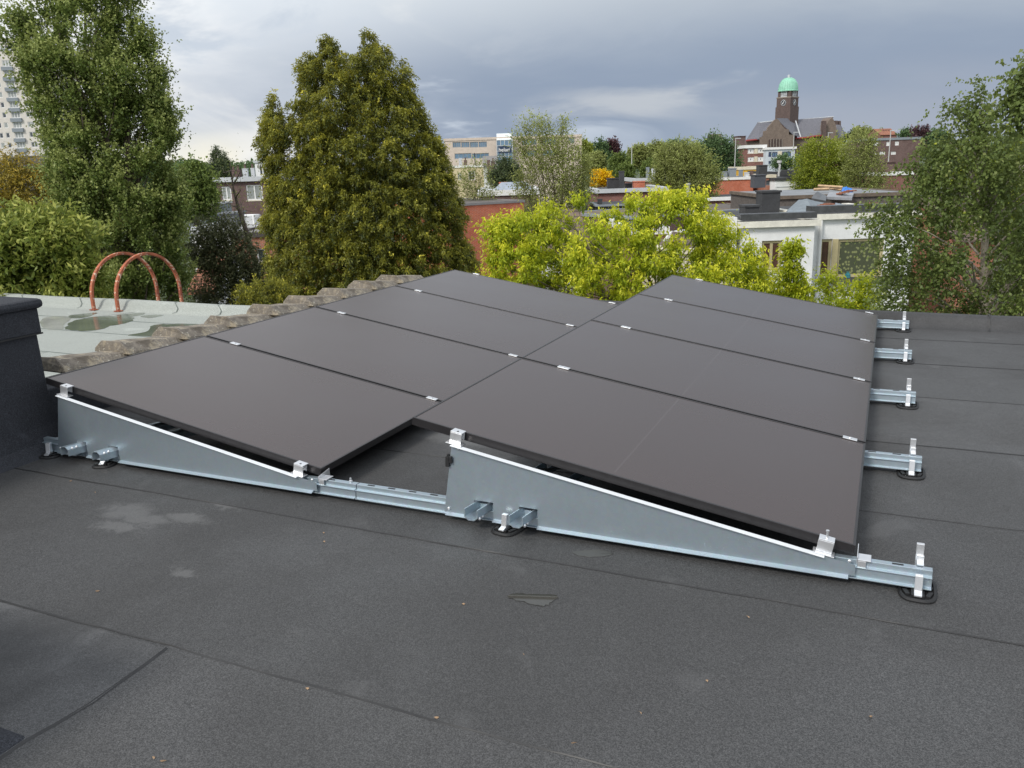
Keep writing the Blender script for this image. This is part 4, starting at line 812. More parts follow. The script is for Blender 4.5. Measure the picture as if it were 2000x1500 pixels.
heap('tarpaulin', 'flat pale tarpaulin sloping to the roof edge left of the grey-green peak', 'tarpaulin', [(1528, 421, 38), (1584, 421, 38), (1596, 416, 38.6), (1545, 408, 40)], (1560, 410, 39), 0, mat('blue_grey_sheet', (.20, .24, .27), .35, 0, .15, 2))
heap('tarpaulin', 'flat blue-grey sheet at the edge of the set-back wing roof', 'tarpaulin', [(1618, 411, 39), (1668, 411, 39), (1672, 404, 41), (1632, 396, 42.5)], (1640, 397, 41), 0, mat('blue_grey_sheet2', (.20, .24, .27), .35, 0, .15, 2))
heap('tarpaulin', 'crumpled black plastic sheet behind the grey-green tarpaulin peak', 'tarpaulin', [(1585, 387, 46), (1613, 392, 45), (1614, 382, 47), (1600, 376, 49)], (1596, 374, 47), 0, TARP)
heap('tarpaulin', 'long pale crumpled sheet on the rubble-strewn roof', 'tarpaulin', [(1614, 384, 47), (1664, 386, 47), (1668, 376, 50), (1620, 375, 51)], (1650, 373, 49), 0, mat('pale_sheet', (.28, .29, .31), .4, 0, .2, 3))
heap('blue_tarpaulin', 'bright blue crumpled tarpaulin on the rubble-strewn roof', 'tarpaulin', [(1643, 374, 52), (1665, 375, 52), (1664, 368, 53), (1646, 366, 53)], (1654, 364, 52.5), 0, BLUE)
for i, (x0, y0, x1, y1, lab) in enumerate(((1598, 363, 1646, 366, 'longest pale plank lying on the rubble-strewn roof'), (1590, 370, 1620, 369, 'short plank left of the blue tarpaulin on the rubble-strewn roof'), (1622, 368, 1644, 371, 'plank lying just left of the blue tarpaulin'))):
    a, c = at(x0, y0, 54), at(x1, y1, 53); b = MB(); b.tube([a, c], .09, 4); tag(b.build('plank', WOOD), lab, 'plank', 'planks on the rubble-strewn roof')
for x, y, d_, lab in ((1604, 405, 40.5, 'left'), (1650, 378, 48, 'rear'), (1688, 404, 40.5, 'right')):
    q = at(x, y, d_); b = MB()
    for k in range(5): b.box((q[0] + k * .16 - .3, q[1] + .05 * (k % 2), q[2] + .04 * k), (.3, .5, .06), rz=.2 * k)
    tag(b.build('tile_stack', CLAYT), '%s small stack of reddish roof tiles on the white house roofs' % lab, 'tile stack', 'stacks of roof tiles')
# ------------------------------------------------------------------ church
DCH = 340.0
cr = empty('church', HORZ(at(1555, 340, DCH + 12)) + [0, 0, -8.5], 'brown brick church with grey slate roofs and a green copper dome on its clock tower', 'church')
def cpt(x, y, d): return at(x, y, d)
def prism_from_px(pts, d0, thick, m, name, par, flat=True):      # an outline standing at one distance with real thickness, walls carried to the ground
    P = [at(x, y, d0) for x, y in pts]; b = MB(); b.hexa([tuple(p) for p in P], [tuple(p + HD * thick) for p in P]); return b.build(name, m, par)
gz = -8.5
def base_y(x, d):
    lo_, hi_ = 300, 600
    for _ in range(30):
        m_ = (lo_ + hi_) / 2
        if at(x, m_, d)[2] > gz: lo_ = m_
        else: hi_ = m_
    return lo_
# transept gable facing the camera
gx0, gx1 = 1485, 1549
gab = [(gx0, base_y(gx0, DCH)), (gx1 + 2, base_y(gx1, DCH)), (1551, 264), (1549, 264), (1548, 263), (1541, 263), (1541, 253), (1533, 252), (1527, 245), (1521, 234), (1516, 232), (1511, 236), (1500, 249), (1498, 255), (1492, 256), (1491, 267), (1485, 268)]
prism_from_px(gab, DCH, 1.2, BR_CHU, 'gable_wall', cr)
for k in range(5):
    x = 1503 + 5.6 * k; h = [286, 286, 285.5, 285, 285][k]; t0 = [273, 272, 271.5, 272, 272][k]
    a0, a1 = at(x - 1.3, h + 2, DCH - .4), at(x + 1.3, t0, DCH - .4)
    P = [at(x - 1.4, h + 2, DCH - .05), at(x + 1.4, h + 2, DCH - .05), at(x + 1.4, t0, DCH - .05), at(x, t0 - 1.2, DCH - .05), at(x - 1.4, t0, DCH - .05)]
    b = MB(); b.hexa([tuple(p) for p in P], [tuple(p - HD * .15) for p in P]); b.build('window', mat('church_window', (.06, .04, .035), .4), cr)
    P = [at(x + 1.5, h + 2, DCH - .05), at(x + 2.2, h + 2, DCH - .05), at(x + 2.2, t0, DCH - .05), at(x + 1.5, t0, DCH - .05)]; b = MB(); b.hexa([tuple(p) for p in P], [tuple(p - HD * .3) for p in P]); b.build('stone_mullion', mat('church_stone', (.33, .29, .25), .8), cr)
# nave walls and roofs
def roofquad(eL, eR, rR, rL, m, name, par=None):
    P = [at(*p) for p in (eL, eR, rR, rL)]; b = MB(); b.hexa([tuple(p) for p in P], [tuple(p + np.array([0, 0, .35])) for p in P]); return b.build(name, m, par or cr)
Dn, Dr = DCH + 9, DCH + 19
roofquad((1458, 274, Dn), (1485, 272, DCH + 7), (1508, 240, Dr), (1480, 240, Dr), SLATE, 'roof')
roofquad((1486, 271, DCH + 1.5), (1516, 233, DCH + 1.5), (1517, 233.5, Dr), (1507, 262, Dn), SLATE, 'roof')
roofquad((1562, 268, Dn), (1549, 264, DCH + 1.5), (1517, 232.8, DCH + 1.5), (1554, 232.5, Dr), SLATE, 'roof')
roofquad((1563, 270, Dn), (1606, 264, Dn), (1628, 228.5, Dr), (1555, 235, Dr), SLATE, 'roof')
b = MB(); a, c = at(1554, 236, DCH + 12), at(1564, 268, Dn - 1); b.tube([a, c], .28, 6); b.build('roof_valley', LGREY, cr)
b = MB(); b.tube([at(1480, 240, Dr), at(1516, 236, Dr)], .3, 6); b.tube([at(1555, 235, Dr), at(1628, 228, Dr)], .3, 6); b.build('ridge', LGREY, cr)
def wallstrip(x0, y0, x1, y1, d, th, m, name): 
    return prism_from_px([(x0, base_y(x0, d)), (x1, base_y(x1, d)), (x1, y1), (x0, y0)], d, th, m, name, cr)
wallstrip(1458, 276, 1486, 273, DCH + 8.5, 20, BR_CHU, 'nave_wall'); wallstrip(1551, 270, 1585, 268, DCH + 8.5, 20, BR_CHU, 'nave_wall'); wallstrip(1585, 267, 1608, 264.5, DCH + 8.4, 20, BR_CHU, 'nave_wall')
for x0, y0, x1, y1 in ((1457, 275, 1485, 272), (1554, 270.5, 1584, 268), (1584, 267, 1608, 264.5)):
    b = MB(); b.tube([at(x0, y0, DCH + 7.8), at(x1, y1, DCH + 7.8)], .38, 6); b.build('red_gutter', REDTR, cr)
# right-hand gable with flanking turrets and the apse
prism_from_px([(1606, base_y(1606, DCH + 8)), (1632, base_y(1632, DCH + 8)), (1634, 250), (1630, 238), (1626, 229), (1620, 234), (1609, 252), (1607, 262)], DCH + 8, 12, BR_CHU, 'gable_wall', cr)
for x0, y0, x1, d_ in ((1607.5, 236, 1614, DCH + 6), (1632, 235.5, 1636.5, DCH + 14), (1638.5, 236, 1642.5, DCH + 14)): prism_from_px([(x0, base_y(x0, d_)), (x1, base_y(x1, d_)), (x1, y0), (x0, y0)], d_, 2.0, BR_TWR, 'turret', cr)
wallstrip(1612, 268, 1646, 270, DCH + 9, 10, BR_CHU, 'apse_wall')
q = at(1630, 270, DCH + 15); zt_ = at(1630, 244, DCH + 15)[2]; b = MB(); n = 12
b.lathe((q[0], q[1], q[2]), [(5.2, -1.2), (4.9, 0), (2.2, zt_ - q[2] - .4), (1.6, zt_ - q[2])], 10); b.build('apse_roof', SLATE, cr)
# tower with clock faces, belfry and dome
TC = HORZ(at(1536, 240, DCH + 16)); tp = lambda y: at(1536, y, DCH + 16)[2]; mpp = (DCH + 16) / FPX; rz = YAW - .84
def tbox(b, w_, z0, z1): b.box((TC[0], TC[1], (z0 + z1) / 2), (w_, w_, z1 - z0), rz=rz)
wA, wB, wC = 40 * mpp / 1.32, 37 * mpp / 1.32, 34 * mpp / 1.32
b = MB(); tbox(b, wA, gz, tp(209)); b.build('tower_shaft', BR_TWR, cr)
b = MB(); tbox(b, wB, tp(209) + .002, tp(191)); cs = b.build('clock_stage', BR_TWR, cr)
b = MB(); tbox(b, wC, tp(191) + .002, tp(177)); bf = b.build('belfry', BR_TWR, cr)
b = MB(); tbox(b, wB + .3, tp(191) - .2, tp(191) + .25); b.build('string_course', mat('tower_stone', (.25, .21, .18), .8), cr)
vx_, vy_ = np.array([math.cos(rz), math.sin(rz), 0]), np.array([-math.sin(rz), math.cos(rz), 0])
for nrm, tan_ in ((-vy_, vx_), (vx_, vy_)):
    def fp(a, z, q, base): p = TC + nrm * (base / 2 + q) + tan_ * a; return (p[0], p[1], z)
    zc = tp(201); rr = 5.6 * mpp
    b = MB(); n = 28; R1 = [fp(rr * math.cos(t), zc + rr * math.sin(t), .06, wB) for t in np.linspace(0, 2 * math.pi, n, endpoint=False)]; R0 = [fp(rr * math.cos(t), zc + rr * math.sin(t), .01, wB) for t in np.linspace(0, 2 * math.pi, n, endpoint=False)]
    b.hexa(R0, R1); ck = b.build('clock_face', mat('clock_black', (.04, .04, .05), .5), cs)
    for h in range(12):
        t = h * math.pi / 6; b = MB(); ra, rb = rr * .74, rr * .97; wd = .14
        P = [(ra, -wd), (rb, -wd), (rb, wd), (ra, wd)]; pts = [(math.cos(t) * a - math.sin(t) * c, math.sin(t) * a + math.cos(t) * c) for a, c in P]
        b.hexa([fp(a, zc + c, .065, wB) for a, c in pts], [fp(a, zc + c, .12, wB) for a, c in pts]); b.build('hour_mark', LGREY, ck)
    for ang, ln_, wd in ((math.radians(62), .85, .14), (math.radians(225), .6, .2)):
        b = MB(); P = [(-.15 * rr, -wd), (ln_ * rr, -wd * .6), (ln_ * rr, wd * .6), (-.15 * rr, wd)]; sg_ = 1 if nrm is not vx_ else 1
        pts = [(math.cos(ang) * a - math.sin(ang) * c, math.sin(ang) * a + math.cos(ang) * c) for a, c in P]; b.hexa([fp(a, zc + c, .125, wB) for a, c in pts], [fp(a, zc + c, .18, wB) for a, c in pts]); b.build('clock_hand', WFRAME, ck)
    z0, z1 = tp(190), tp(178.5)
    b = MB(); b.hexa([fp(-1.5, z0, .01, wC), fp(1.5, z0, .01, wC), fp(1.5, z1, .01, wC), fp(-1.5, z1, .01, wC)], [fp(-1.5, z0, .05, wC), fp(1.5, z0, .05, wC), fp(1.5, z1, .05, wC), fp(-1.5, z1, .05, wC)]); op = b.build('belfry_opening', mat('belfry_dark', (.03, .03, .03), .8), bf)
    for k in range(4):
        zz = z0 + (z1 - z0) * (k + .5) / 4; b = MB(); b.hexa([fp(-1.4, zz - .16, .06, wC), fp(1.4, zz - .16, .06, wC), fp(1.4, zz + .16, .06, wC), fp(-1.4, zz + .16, .06, wC)], [fp(-1.4, zz - .26, .3, wC), fp(1.4, zz - .26, .3, wC), fp(1.4, zz + .06, .3, wC), fp(-1.4, zz + .06, .3, wC)]); b.build('louvre', LGREY, op)
zd = tp(177); R_ = 17.3 * mpp; hd = tp(152.5) - zd; prof = [(R_ + .25, -.35), (R_ + .25, 0)] + [(R_ * math.cos(a) ** .75, .1 + hd * math.sin(a)) for a in np.linspace(0, 1.45, 12)]
b = MB(); b.lathe((TC[0], TC[1], zd), prof, 32); dm = b.build('dome', COPPER, cr, smooth=False)
b = MB()
for k in range(24):
    a = 2 * math.pi * k / 24; pts = [(TC[0] + (r_ + .03) * math.cos(a), TC[1] + (r_ + .03) * math.sin(a), zd + z_) for r_, z_ in prof[2:]]; b.tube(pts, .07, 4)
o = b.build('dome_ribs', COPPER, dm); o['kind'] = 'stuff'
b = MB(); zt_ = tp(152.5); b.lathe((TC[0], TC[1], zt_ - .1), [(.5, 0), (.45, .8), (.15, 1.0), (.12, 1.4)], 10); b.tube([(TC[0], TC[1], zt_ + 1), (TC[0], TC[1], tp(145))], .1, 6)
q = vx_ * .8; b.tube([(TC[0] - q[0], TC[1] - q[1], tp(147.3)), (TC[0] + q[0], TC[1] + q[1], tp(147.3))], .1, 6); b.build('cross', LGREY, dm)
# lamp posts
def lamp(x, yt, yb, d, lab, arm=1.0):
    q = at(x, yt, d); r = empty('street_lamp', (q[0], q[1], -8.5), lab, 'street lamp', 'tall slim street lamps among the houses'); b = MB()
    b.tube([(q[0], q[1], -8.5), (q[0], q[1], q[2])], [.10, .06], 8); b.build('post', STEELG, r)
    b = MB(); b.box((q[0] + .35 * arm * RH[0], q[1] + .35 * arm * RH[1], q[2] + .05), (.8, .25, .12), rz=YAW); b.build('lamp_head', LGREY, r)
lamp(1437, 271, 330, 130, 'tall pale lamp post left of the red brick apartment block')
lamp(1551, 259, 340, 150, 'tall pale lamp post in front of the church gable')
lamp(1618, 260, 300, 150, 'pale lamp post above the light green trees right of the church gable')
lamp(1740, 256, 330, 110, 'tall pale lamp post before the long brown brick block')
lamp(1234, 281, 320, 140, 'slim pale lamp post among the distant trees right of the office block')
# ------------------------------------------------------------------ vegetation
def leaves(name, C, D, L, Wd, tint, m, parent, fold=.25):
    n = len(C); o0 = ORG[parent] if parent is not None else 0
    D = D / (np.linalg.norm(D, axis=1)[:, None] + 1e-9); N = RNG.normal(size=(n, 3)) + [0, 0, .9]; sd_ = np.cross(D, N); sd_ /= np.linalg.norm(sd_, axis=1)[:, None] + 1e-9
    nn_ = np.cross(sd_, D); L = np.asarray(L)[:, None] if np.ndim(L) else np.full((n, 1), L); Wd = np.asarray(Wd)[:, None] if np.ndim(Wd) else np.full((n, 1), Wd)
    mid = C + D * L * .42; V = np.stack([C, mid + sd_ * Wd / 2 + nn_ * Wd * fold, C + D * L, mid - sd_ * Wd / 2 + nn_ * Wd * fold], 1).reshape(-1, 3) - o0
    me = bpy.data.meshes.new(name); me.vertices.add(4 * n); me.vertices.foreach_set('co', V.astype(np.float32).ravel())
    me.loops.add(4 * n); me.loops.foreach_set('vertex_index', np.arange(4 * n, dtype=np.int32)); me.polygons.add(n); me.polygons.foreach_set('loop_start', np.arange(0, 4 * n, 4, dtype=np.int32)); me.polygons.foreach_set('loop_total', np.full(n, 4, np.int32))
    me.update(calc_edges=True); a = me.attributes.new('tint', 'FLOAT', 'POINT'); a.data.foreach_set('value', np.repeat(np.clip(tint, 0, 1), 4).astype(np.float32))
    return link(name, me, m, parent)
def inpoly(P, u, z):
    x, y = P[:, 0], P[:, 1]; r = np.zeros(len(u), bool); j = len(x) - 1
    for i in range(len(x)):
        c = ((y[i] > z) != (y[j] > z)) & (u < (x[j] - x[i]) * (z - y[i]) / (y[j] - y[i] + 1e-12) + x[i]); r ^= c; j = i
    return r
def tree(name, label, cat, poly, d, K, lps, shoots, slen, cr_, up, lL, lW, droop, lm, bm, trunk_r=.15, base=None, thick=.8, holes=(), limbs=14, group=None, tipw=.45, out=.7, core=.25, straight=False, depthc=0, sag=0.0, zmin=None, stems=1, fork=.35, tint0=0.0, outw=.22):
    pz = np.array([(lambda q: ((q - CAM) @ RH, q[2]))(at(x, y, d)) for x, y in poly])
    hz = [(lambda q: ((q - CAM) @ RH, q[2]))(at(x, y, d)) + (r * d / FPX,) for x, y, r in holes]
    u0, z0 = pz.min(0); u1, z1 = pz.max(0)
    U = []; Z = []
    while len(U) < K:
        u = RNG.uniform(u0, u1, 400); z = RNG.uniform(z0, z1, 400); ok = inpoly(pz, u, z)
        for h in hz: ok &= np.hypot(u - h[0], z - h[1]) > h[2]
        u, z = u[ok], z[ok]
        for i in range(0, len(u) - 4, 4):
            if not U: U.append(u[i]); Z.append(z[i]); continue
            a = np.array([((np.array(U) - u[i + k]) ** 2 + (np.array(Z) - z[i + k]) ** 2).min() for k in range(4)]); k = a.argmax() if len(U) < K * .6 else 0; U.append(u[i + k]); Z.append(z[i + k])
            if len(U) >= K: break
    U, Z = np.array(U), np.array(Z)
    zs = np.linspace(z0, z1, 40); lo_ = np.zeros(40); hi_ = np.zeros(40); ug = np.linspace(u0, u1, 120)
    for i, zz in enumerate(zs):
        k = inpoly(pz, ug, np.full(120, zz + 1e-4)); lo_[i], hi_[i] = (ug[k].min(), ug[k].max()) if k.any() else (np.nan, np.nan)
    good = ~np.isnan(lo_); lo_ = np.interp(zs, zs[good], lo_[good]); hi_ = np.interp(zs, zs[good], hi_[good])
    l, h = np.interp(Z, zs, lo_), np.interp(Z, zs, hi_); hw = np.maximum((h - l) / 2, .15); t = np.clip((U - (l + h) / 2) / hw, -.98, .98); maxd = hw * thick * np.sqrt(1 - t * t)
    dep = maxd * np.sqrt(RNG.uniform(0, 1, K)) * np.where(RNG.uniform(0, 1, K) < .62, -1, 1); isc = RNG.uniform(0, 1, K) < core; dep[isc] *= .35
    cen = CAM * [1, 1, 0] + RH * U[:, None] + HD * (d + dep)[:, None] * 1.0; cen[:, 2] = Z
    axu = np.interp(Z, zs, (lo_ + hi_) / 2); ax = CAM * [1, 1, 0] + RH * axu[:, None] + HD * d; ax[:, 2] = Z - hw * .3
    # base
    bu = (lambda q: (q - CAM) @ RH)(at(base or (poly[0][0]), 500, d)) if base is not None else (u0 + u1) / 2
    bp = CAM * [1, 1, 0] + RH * bu + HD * d; bp[2] = -8.5
    root = empty(name, bp, label, cat, group)
    outv = cen - ax; outv /= np.linalg.norm(outv, axis=1)[:, None] + .3
    ns = K * shoots; ci = np.repeat(np.arange(K), shoots)
    so_ = cen[ci] + RNG.normal(size=(ns, 3)) * cr_ * .5; sdir = outv[ci] * out + RNG.normal(size=(ns, 3)) * .55 + [0, 0, up]; sdir /= np.linalg.norm(sdir, axis=1)[:, None]
    sl_ = slen * RNG.uniform(.5, 1.2, ns)
    nl = ns * lps; si = np.repeat(np.arange(ns), lps); tt = RNG.uniform(0, 1, nl)
    C = so_[si] + sdir[si] * (sl_[si] * tt)[:, None]; C[:, 2] -= sag * slen * tt ** 2
    C += RNG.normal(size=(nl, 3)) * lL * .35
    D = sdir[si] * .6 + RNG.normal(size=(nl, 3)) * .7 + [0, 0, -droop]
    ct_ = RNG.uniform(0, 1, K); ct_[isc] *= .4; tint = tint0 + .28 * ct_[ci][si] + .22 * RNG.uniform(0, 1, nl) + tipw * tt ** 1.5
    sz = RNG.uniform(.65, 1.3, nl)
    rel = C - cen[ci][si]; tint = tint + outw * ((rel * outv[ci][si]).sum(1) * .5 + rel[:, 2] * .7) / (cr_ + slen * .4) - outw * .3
    if zmin is not None: k = C[:, 2] > zmin; C, D, tint, sz = C[k], D[k], tint[k], sz[k]
    leaves('crown', C, D, lL * sz, lW * sz, tint, lm, root)
    b = MB(); topz = z1 - (z1 - z0) * .12
    stemtops = []
    for sidx in range(stems):
        off = (sidx - (stems - 1) / 2) * .18 * (u1 - u0); pts = [bp]
        for k in range(1, 9):
            f = k / 8; z = -8.5 + (topz + 8.5) * f * (1 - .08 * abs(off)); uu = np.interp(z, zs, (lo_ + hi_) / 2) if z > z0 else bu + (np.interp(z0, zs, (lo_ + hi_) / 2) - bu) * max(0, (z + 8.5) / (z0 + 8.5)) ** 1.5
            p = CAM * [1, 1, 0] + RH * (uu * f + bu * (1 - f) + off * f + RNG.normal() * .04 * trunk_r * 8) + HD * (d + RNG.normal() * .3 * trunk_r); p[2] = z; pts.append(p)
        b.tube(pts, [trunk_r * (1 - .85 * (i / 8)) * (1 if stems == 1 else .7) for i in range(9)], 7); stemtops.append(np.array(pts))
    for k in RNG.choice(K, min(limbs, K), replace=False):
        st_ = stemtops[RNG.integers(stems)]; c = cen[k]; dist = np.linalg.norm((c - ax[k])[:2]); zq = c[2] - dist * fork - .4 if up > -.2 else c[2] - dist * .1
        zq = min(max(zq, st_[1][2]), st_[-2][2]); p0 = np.array([np.interp(zq, st_[:, 2], st_[:, i]) for i in range(3)]); r0 = trunk_r * .32 * (1 - .7 * (zq - st_[0][2]) / (st_[-1][2] - st_[0][2]))
        m1 = p0 * .6 + c * .4 + [0, 0, .10 * dist]; m2 = p0 * .25 + c * .75 + [0, 0, .08 * dist] + RNG.normal(size=3) * .05
        b.tube([p0, m1, m2, c + (0 if up < 0 else 1) * sdir[k * shoots] * slen * .5], [max(r0, .012), max(r0 * .7, .01), max(r0 * .45, .008), .004], 5, cap=False)
    b.build('trunk', bm, root, smooth=True)
    return root
POP = [(95, -100), (150, -130), (240, -100), (266, 10), (262, 60), (290, 98), (292, 135), (322, 158), (318, 210), (335, 250), (348, 295), (330, 330), (352, 400), (345, 480), (358, 560), (330, 600), (190, 600), (145, 560), (125, 400), (112, 335), (92, 290), (86, 250), (68, 205), (70, 165), (44, 135), (18, 98), (26, 88), (50, 100), (34, 50), (48, 42), (80, 72), (86, 20)]
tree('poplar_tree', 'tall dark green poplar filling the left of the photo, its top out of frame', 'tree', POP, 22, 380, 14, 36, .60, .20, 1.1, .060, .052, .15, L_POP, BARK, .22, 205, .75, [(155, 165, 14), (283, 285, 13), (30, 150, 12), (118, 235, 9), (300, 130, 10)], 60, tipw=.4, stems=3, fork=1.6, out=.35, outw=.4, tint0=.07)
tree('laurel_bush', 'broad light green evergreen bush at the left edge above the pale roof', 'bush', [(-60, 440), (50, 432), (120, 440), (150, 470), (165, 520), (172, 570), (165, 620), (-60, 620)], 12.5, 140, 12, 26, .32, .26, .35, .095, .036, .1, L_LAU, BARKD, .12, 60, .7, limbs=20, tipw=.5)
tree('conifer_tree', 'bronze-green sparse conifer at the left edge below the high-rise', 'tree', [(-60, 350), (10, 335), (26, 305), (34, 292), (42, 312), (62, 335), (85, 360), (100, 395), (95, 425), (40, 435), (-60, 440)], 30, 110, 12, 16, .6, .28, -.05, .12, .035, .3, L_LAR, BARKD, .16, 33, .7, [(30, 372, 13), (60, 415, 8), (10, 410, 10)], 50, tipw=.55, out=1.1)
CYP = [(636, 72), (644, 66), (652, 80), (664, 108), (672, 122), (680, 98), (690, 122), (706, 110), (712, 62), (722, 62), (728, 96), (752, 92), (764, 140), (776, 150), (784, 118), (793, 122), (800, 160), (812, 200), (826, 235), (845, 262), (860, 295), (874, 330), (884, 370), (898, 400), (900, 460), (915, 490), (928, 520), (930, 610), (560, 610), (540, 560), (530, 480), (522, 430), (535, 390), (528, 350), (538, 330), (520, 305), (512, 272), (524, 245), (530, 215), (532, 190), (540, 192), (550, 215), (566, 228), (588, 232), (596, 180), (588, 132), (612, 108), (630, 125)]
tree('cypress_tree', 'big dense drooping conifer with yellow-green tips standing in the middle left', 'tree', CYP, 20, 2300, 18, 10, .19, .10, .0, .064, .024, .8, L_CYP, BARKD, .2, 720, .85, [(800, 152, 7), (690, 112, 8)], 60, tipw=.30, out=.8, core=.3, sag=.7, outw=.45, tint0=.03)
tree('dark_tree', 'dark olive tree with bare twigs right of the ladder hoops', 'tree', [(372, 480), (400, 440), (430, 418), (450, 440), (470, 475), (505, 500), (525, 540), (530, 610), (385, 610), (395, 560), (400, 520), (380, 500)], 24, 170, 10, 18, .40, .30, .1, .065, .04, .2, L_DR2, BARKD, .15, 440, .7, [(395, 545, 14)], 60, tipw=.5)
tree('golden_yew', 'low dark yew with golden tips behind the end of the pale roof edge', 'bush', [(470, 590), (485, 570), (505, 560), (530, 552), (555, 565), (570, 590), (580, 625), (465, 625)], 15, 60, 14, 18, .24, .10, .9, .045, .014, 0, L_CYP, BARKD, .08, 520, .6, limbs=8, tipw=.6, tint0=-.28)
tree('light_tree', 'fresh green round tree behind the poplar beside the brown brick house', 'tree', [(360, 335), (380, 322), (398, 338), (412, 352), (418, 385), (412, 425), (360, 430)], 62, 70, 10, 14, .8, .5, .3, .2, .14, .1, L_MID, BARK, .2, 385, .8, limbs=20)
# leafless snag
q0 = at(500, 560, 25); r = empty('bare_tree', (q0[0], q0[1], -8.5), 'thin nearly bare tree trunk before the brown brick house', 'tree'); b = MB()
pts = [np.array([q0[0], q0[1], -8.5])] + [at(x, y, 25) for x, y in ((505, 545), (492, 490), (482, 455), (472, 425), (464, 400), (456, 370), (452, 340), (449, 318))]; b.tube(pts, [.10, .085, .08, .075, .065, .05, .032, .02, .008], 8)
for sx, sy, ex, ey in ((474, 430, 470, 395), (480, 450, 475, 405), (458, 378, 438, 352), (455, 362, 470, 335), (452, 345, 436, 338), (460, 388, 470, 372), (466, 405, 446, 396), (484, 460, 476, 440), (453, 350, 462, 322), (486, 470, 500, 440)):
    a, c = at(sx, sy, 25), at(ex, ey, 25 + RNG.normal() * .5); b.tube([a, (a + c) / 2 + RNG.normal(size=3) * .05, c], [.035, .02, .006], 5, cap=False)
    for k in range(3): f = RNG.uniform(.4, 1); s0 = a * (1 - f) + c * f; b.tube([s0, s0 + RNG.normal(size=3) * .22 + [0, 0, .15]], [.009, .003], 4, cap=False)
b.build('trunk', BARK, r, smooth=True)
n = 420; kk = RNG.integers(2, 9, n); P_ = np.array([pts[i] for i in kk]) + RNG.normal(size=(n, 3)) * .28; leaves('crown', P_, RNG.normal(size=(n, 3)), .06, .035, RNG.uniform(.2, .9, n), L_OLV, r)
tree('conifer_tree', 'pointed dark conifer on the skyline left of the big drooping conifer', 'tree', [(424, 286), (432, 305), (440, 330), (446, 360), (398, 360), (408, 325), (416, 300)], 130, 150, 8, 12, .55, .25, -.1, .22, .09, .3, L_DRK, BARKD, .25, 424, .9, limbs=6)
tree('conifer_tree', 'smaller pointed dark conifer right of the taller one on the skyline', 'tree', [(437, 296), (444, 310), (450, 332), (456, 355), (436, 355)], 140, 80, 8, 12, .5, .25, -.1, .22, .09, .3, L_DRK, BARKD, .25, 444, .9, limbs=6)
# centre
tree('sparse_tree', 'tall airy olive tree with fine twigs in front of the office block', 'tree', [(1018, 262), (1045, 246), (1075, 250), (1098, 250), (1102, 280), (1128, 290), (1142, 315), (1148, 360), (1145, 420), (1130, 470), (1045, 475), (1022, 420), (1012, 360), (1014, 300)], 60, 240, 8, 16, 1.1, .5, 1.0, .13, .07, 0, L_OLV, BARK, .2, 1085, .8, limbs=90, tipw=.45, stems=3, fork=2.0)
tree('sparse_tree', 'small airy young tree before the cream house', 'tree', [(905, 350), (925, 325), (945, 325), (955, 355), (960, 400), (915, 405)], 52, 60, 6, 10, .8, .35, .9, .10, .05, 0, L_OLV, BARK, .1, 932, .8, limbs=40, stems=2, fork=2.0)
tree('pine_tree', 'dark round pine below the navy sign of the office block', 'tree', [(970, 330), (985, 315), (1000, 318), (1012, 335), (1010, 362), (968, 368), (960, 350)], 95, 70, 10, 14, .8, .5, .1, .25, .09, 0, L_DRK, BARKD, .2, 988, .8, limbs=10)
tree('laburnum_bush', 'bright yellow flowering bush among the roofs in the centre', 'bush', [(1160, 345), (1172, 336), (1182, 338), (1190, 350), (1192, 362), (1160, 366)], 84, 40, 10, 10, .6, .3, .2, .16, .13, .2, L_YEL, BARK, .08, 1175, .8, limbs=4, tipw=.3, tint0=.2)
tree('broad_tree', 'wide olive-green round tree behind the maple crown', 'tree', [(1285, 325), (1300, 297), (1330, 285), (1358, 293), (1380, 315), (1392, 345), (1395, 375), (1375, 402), (1300, 405), (1282, 375)], 82, 260, 9, 16, 1.0, .6, .4, .15, .10, 0, L_OLV, BARK, .25, 1340, .85, limbs=50)
tree('broad_tree', 'yellow-green tree below the church beside the pale blue block', 'tree', [(1568, 310), (1578, 288), (1600, 281), (1630, 282), (1650, 292), (1655, 330), (1648, 370), (1640, 392), (1565, 392), (1556, 350)], 95, 230, 9, 16, 1.1, .6, .4, .17, .11, 0, L_GRN, BARK, .25, 1605, .8, limbs=50)
tree('broad_tree', 'thin grey-green tree left of the long brown brick block', 'tree', [(1655, 290), (1675, 268), (1700, 272), (1705, 310), (1720, 340), (1712, 395), (1660, 395), (1652, 340)], 88, 120, 8, 14, 1.1, .6, .5, .16, .10, 0, L_OLV, BARK, .2, 1685, .8, limbs=50)
tree('broad_tree', 'dark green tree between the pale lamp post and the left of the church', 'tree', [(1372, 290), (1390, 270), (1412, 275), (1432, 300), (1438, 345), (1400, 350), (1375, 330)], 150, 130, 9, 14, 1.5, .9, .3, .28, .2, 0, L_FOR, BARK, .3, 1405, .8, limbs=10)
tree('garden_bush', 'dark green bush before the pale blue block', 'bush', [(1512, 318), (1525, 308), (1540, 312), (1548, 330), (1512, 330)], 150, 40, 9, 12, 1.0, .5, .3, .26, .18, 0, L_FOR, BARK, .15, 1530, .8, limbs=4)
